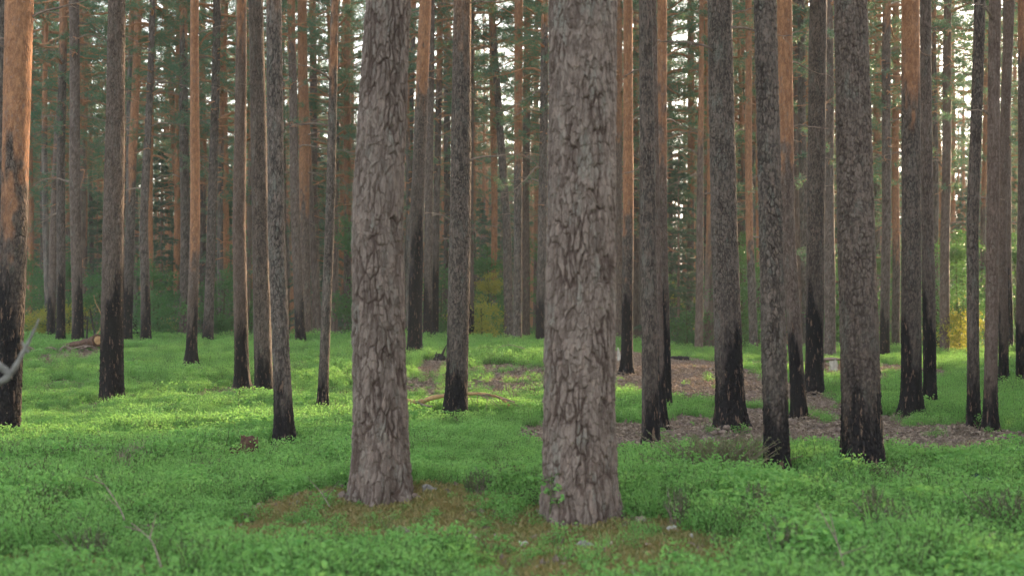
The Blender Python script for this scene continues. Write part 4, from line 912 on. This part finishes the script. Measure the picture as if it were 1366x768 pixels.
# tuft of dry tan grass
def grass(seed, n, h, rad):
    rs_ = np.random.default_rng(seed); mb = MB()
    for q in range(n):
        az = rs_.uniform(0, 6.28); b = np.array([rs_.normal()*rad, rs_.normal()*rad, -.02]); hh = h*rs_.uniform(.5, 1); e = b+np.array([math.cos(az)*hh*.4, math.sin(az)*hh*.4, hh]); mdl = (b+e)/2+np.array([0, 0, hh*.15])
        s = np.array([-math.sin(az), math.cos(az), 0])*.004
        mb.add([b-s, b+s, mdl+s, mdl-s, e], [[0, 1, 2], [0, 2, 3]], 0, tint=rs_.uniform(.5, 1)); mb.add([mdl-s, mdl+s, e], [[0, 1, 2]], 0, tint=.9)
    return mb.mesh('blades', [DRYG], False)
GR = grass(620, 90, .24, .05)
for px, py, sc, lab in ((162, 606, .9, 'shorter tan dry grass tuft on the left lawn'), (182, 602, 1.15, 'taller tan dry grass tuft on the left lawn')):
    x, d, z = gpt(px, py); o = thing('dry_grass_tuft', lab, 'grass tuft', (x, d, z), 0, 'dry grass tufts'); o.scale = (sc,)*3; link('blades', GR, o)
# leafy saplings close by
def sapling(px, py, h, label, dense, ls, seed, rad):
    x, d, z = gpt(px, py); o = thing('seedling', label, 'seedling', (x, d, z), 0, 'leafy seedlings in the ground cover'); rs_ = np.random.default_rng(seed)
    mb = MB(); st = spline([(0, 0, -.02), (.01, 0, h*.4), (.02, .01, h)], 10); mb.tube(st, np.linspace(.007, .003, 10), 6); link('stem', mb.mesh('stem', [STEM]), o)
    mb = MB(); P = []; D = []
    for q in range(dense):
        t = rs_.uniform(.45, 1); b = np.array([.02*t, .01*t, h*t]); az = rs_.uniform(0, 6.28); L = rad*rs_.uniform(.4, 1); pt = limb_path(b, az, L, .35, .3, 5); mb.tube(pt, [.003, .0025, .002, .0015, .001], 3, 0, False)
        for s_ in range(6): P.append(pt[rs_.integers(1, 5)]+rs_.normal(size=3)*.01); D.append([math.cos(az+rs_.normal()), math.sin(az+rs_.normal()), rs_.uniform(-.3, .3)])
    P = np.array(P); D = unit(np.array(D)); mb.leaves(P, D, ls, ls*.7, 1, tint=rs_.uniform(0, 1, len(P))); link('leaves', mb.mesh('leaves', [STEM, BILB], False), o)
sapling(317, 548, .42, 'thin leafy seedling on a bare stem in front of the pine with black foot', 16, .035, 1, .22)
sapling(732, 700, .34, 'low leafy seedling against the left foot of the thickest pine', 14, .04, 2, .13)
sapling(748, 692, .17, 'tiny seedling at the front of the thickest pine', 7, .03, 3, .08)
sapling(818, 682, .14, 'tiny seedling at the right foot of the thickest pine', 7, .03, 4, .07)
sapling(1135, 622, .22, 'fern-like green seedling at the left foot of the gold-edged pine', 16, .035, 5, .2)
# curled dark green leaf at the right
x, d, z = gpt(1306, 634); o = thing('drooping_leaf', 'single large dark green leaf curled over the grass at right', 'leaf', (x, d, z))
mb = MB(); mb.leaves(np.array([[0, 0, .14]]), np.array([unit(np.array([.8, -.2, -.45]))]), .15, .09, 0, tint=.0); mb.leaves(np.array([[0, 0, .15]]), np.array([unit(np.array([-.8, -.2, -.15]))]), .06, .04, 0, tint=.0); link('blade', mb.mesh('blade', [SPRUCE], False), o)
mb = MB(); mb.tube([(-.01, 0, -.02), (0, 0, .08), (0, 0, .145)], [.003, .003, .002], 5); link('stalk', mb.mesh('stalk', [STEM]), o)
# pale bark chips around the near trunks, each its own thing
for k, (px, py, r, mt, lab) in enumerate(((571, 652, .055, STONEM, 'pale stone at the right foot of the left foreground pine'), (553, 664, .05, DEADW, 'brown bark piece beside the pale stone'), (457, 660, .05, DEADW, 'brown bark piece at the left foot of the left foreground pine'), (396, 668, .03, STONEM, 'small pale chip on the moss left of the left foreground pine'), (371, 661, .03, CUTW, 'orange bark chip on the moss far left of the left foreground pine'),
        (698, 726, .04, PALEW, 'upright white chip on the moss in front of the thickest pine'), (780, 728, .05, STONEM, 'grey chip in the middle of the front moss mound'), (896, 705, .04, PALEW, 'white chip at the right end of the moss mound'), (922, 715, .03, PALEW, 'small white chip right of the moss mound'), (728, 750, .035, STONEM, 'pale chip below the moss mound'), (855, 693, .03, CUTW, 'orange chip right of the thickest pine'), (770, 744, .03, CUTW, 'orange chip below the moss mound'), (868, 738, .03, CUTW, 'orange chip low on the right of the moss mound'))):
    x, d, z = gpt(px, py); mb = MB(); mb.blob((0, 0, .02), (r, r*.7, r*.75), 0, 30+k, 9, .6, 2.2)
    o = link('bark_chip', mb.mesh('bark_chip', [mt], False), None, (x, d, z)); o.rotation_euler = (0, 0, k); tag(o, lab, 'chip', 'chips on the ground')
# bare twigs in the foreground grass
for k, (pp, lab) in enumerate((([(127, 640), (145, 660), (160, 685), (166, 700)], 'dark bare twig leaning in the grass at lower left'), ([(175, 705), (195, 722), (205, 735), (215, 765)], 'pale bare twig low in the grass at lower left'), ([(422, 655), (430, 665), (440, 682)], 'thin tan stalk on the moss left of the left foreground pine'),
        ([(1240, 715), (1262, 712), (1290, 706), (1320, 712)], 'grey twig lying on the brown patch at lower right'), ([(1100, 700), (1118, 735), (1125, 765)], 'thin bare stalk in the grass at lower right'), ([(1235, 590), (1243, 610), (1252, 606), (1262, 598)], 'fine bare twig in the grass left of the right pair'), ([(750, 478), (762, 484), (778, 480)], 'bare twig on the far rise behind the thickest pine'), ([(662, 466), (680, 462), (700, 467)], 'grey bare twigs lying on the crest between foreground pines'))):
    d = (ray_ground(pp[-1][0], pp[-1][1]+6) or 34); A = bend(pp, d, dd=[.25*q for q in range(len(pp))][::-1]); og = (A[-1][0], A[-1][1], float(terrain(A[-1][0], A[-1][1])))
    mb = MB(); sp = spline(A-np.array(og)+np.array([0, 0, .03]), 14); mb.tube(sp, np.linspace(.002, .004, 14)*(2 if d > 20 else 1), 6)
    for q in (3, 6, 9): e = sp[q]+np.array([random.uniform(-.12, .12), random.uniform(-.1, .1), random.uniform(.02, .12)]); mb.tube([sp[q], e], [.0035, .0015], 4)
    o = link('bare_twig', mb.mesh('bare_twig', [DEADW]), None, og); tag(o, lab, 'twig', 'bare twigs in the grass')

# ------------------------------------------------------------------ haze
HAZE = 0.00048
if HAZE:
    mb = MB(); x0, x1, y0, y1, z0, z1 = -700, 700, -90, 800, -3, 27
    V = [(x0, y0, z0), (x1, y0, z0), (x1, y1, z0), (x0, y1, z0), (x0, y0, z1), (x1, y0, z1), (x1, y1, z1), (x0, y1, z1)]
    mb.add(V, [[0, 3, 2, 1], [4, 5, 6, 7], [0, 1, 5, 4], [1, 2, 6, 5], [2, 3, 7, 6], [3, 0, 4, 7]])
    hm = bpy.data.materials.new('haze'); hm.use_nodes = True; nt = hm.node_tree; nt.nodes.clear(); ou = nt.nodes.new('ShaderNodeOutputMaterial'); pv = nt.nodes.new('ShaderNodeVolumePrincipled')
    pv.inputs['Color'].default_value = (.90, .92, .95, 1); pv.inputs['Density'].default_value = HAZE; pv.inputs['Anisotropy'].default_value = .2
    nt.links.new(pv.outputs[0], ou.inputs['Volume'])
    o = link('haze', mb.mesh('haze', [hm], False)); tag(o, 'thin pale evening haze between the trees', 'haze', kind='stuff')

# ------------------------------------------------------------------ light
AZ, EL = math.radians(38), math.radians(8)
w = bpy.data.worlds.new('World'); S.world = w; w.use_nodes = True; nt = w.node_tree; bg = nt.nodes['Background']
sky = nt.nodes.new('ShaderNodeTexSky'); sky.sky_type = 'NISHITA'; sky.sun_disc = False; sky.sun_elevation = EL; sky.sun_rotation = AZ; sky.air_density = 1.0; sky.dust_density = 2.5; sky.ozone_density = 1.0
hs = nt.nodes.new('ShaderNodeHueSaturation'); hs.inputs['Saturation'].default_value = .45; nt.links.new(sky.outputs[0], hs.inputs['Color']); nt.links.new(hs.outputs[0], bg.inputs[0]); bg.inputs[1].default_value = .15
sl = bpy.data.lights.new('sun', 'SUN'); sl.energy = 2.8; sl.angle = math.radians(.6); sl.color = (1, .70, .40)
so = bpy.data.objects.new('sun', sl); COL.objects.link(so)
dv = Vector((math.sin(AZ)*math.cos(EL), math.cos(AZ)*math.cos(EL), math.sin(EL)))
so.rotation_euler = dv.to_track_quat('Z', 'Y').to_euler(); so.location = dv*30

# ------------------------------------------------------------------ camera
cam = bpy.data.cameras.new('camera'); cam.lens = 50; cam.sensor_width = 36; cam.clip_end = 3000; cam.clip_start = .1
cam.shift_y = (HY-384)/1366
cam.dof.use_dof = True; cam.dof.focus_distance = 17.0; cam.dof.aperture_fstop = 2.6
co = bpy.data.objects.new('camera', cam); COL.objects.link(co); co.location = (0, 0, H); co.rotation_euler = (math.radians(90), 0, 0)
S.camera = co
S.view_settings.view_transform = 'Standard'; S.view_settings.look = 'None'; S.view_settings.gamma = 1
S.view_settings.exposure = 2.98 if not TEST else 1.3
S.cycles.max_bounces = 4; S.cycles.diffuse_bounces = 3; S.cycles.transmission_bounces = 3; S.cycles.volume_bounces = 1; S.cycles.transparent_max_bounces = 4
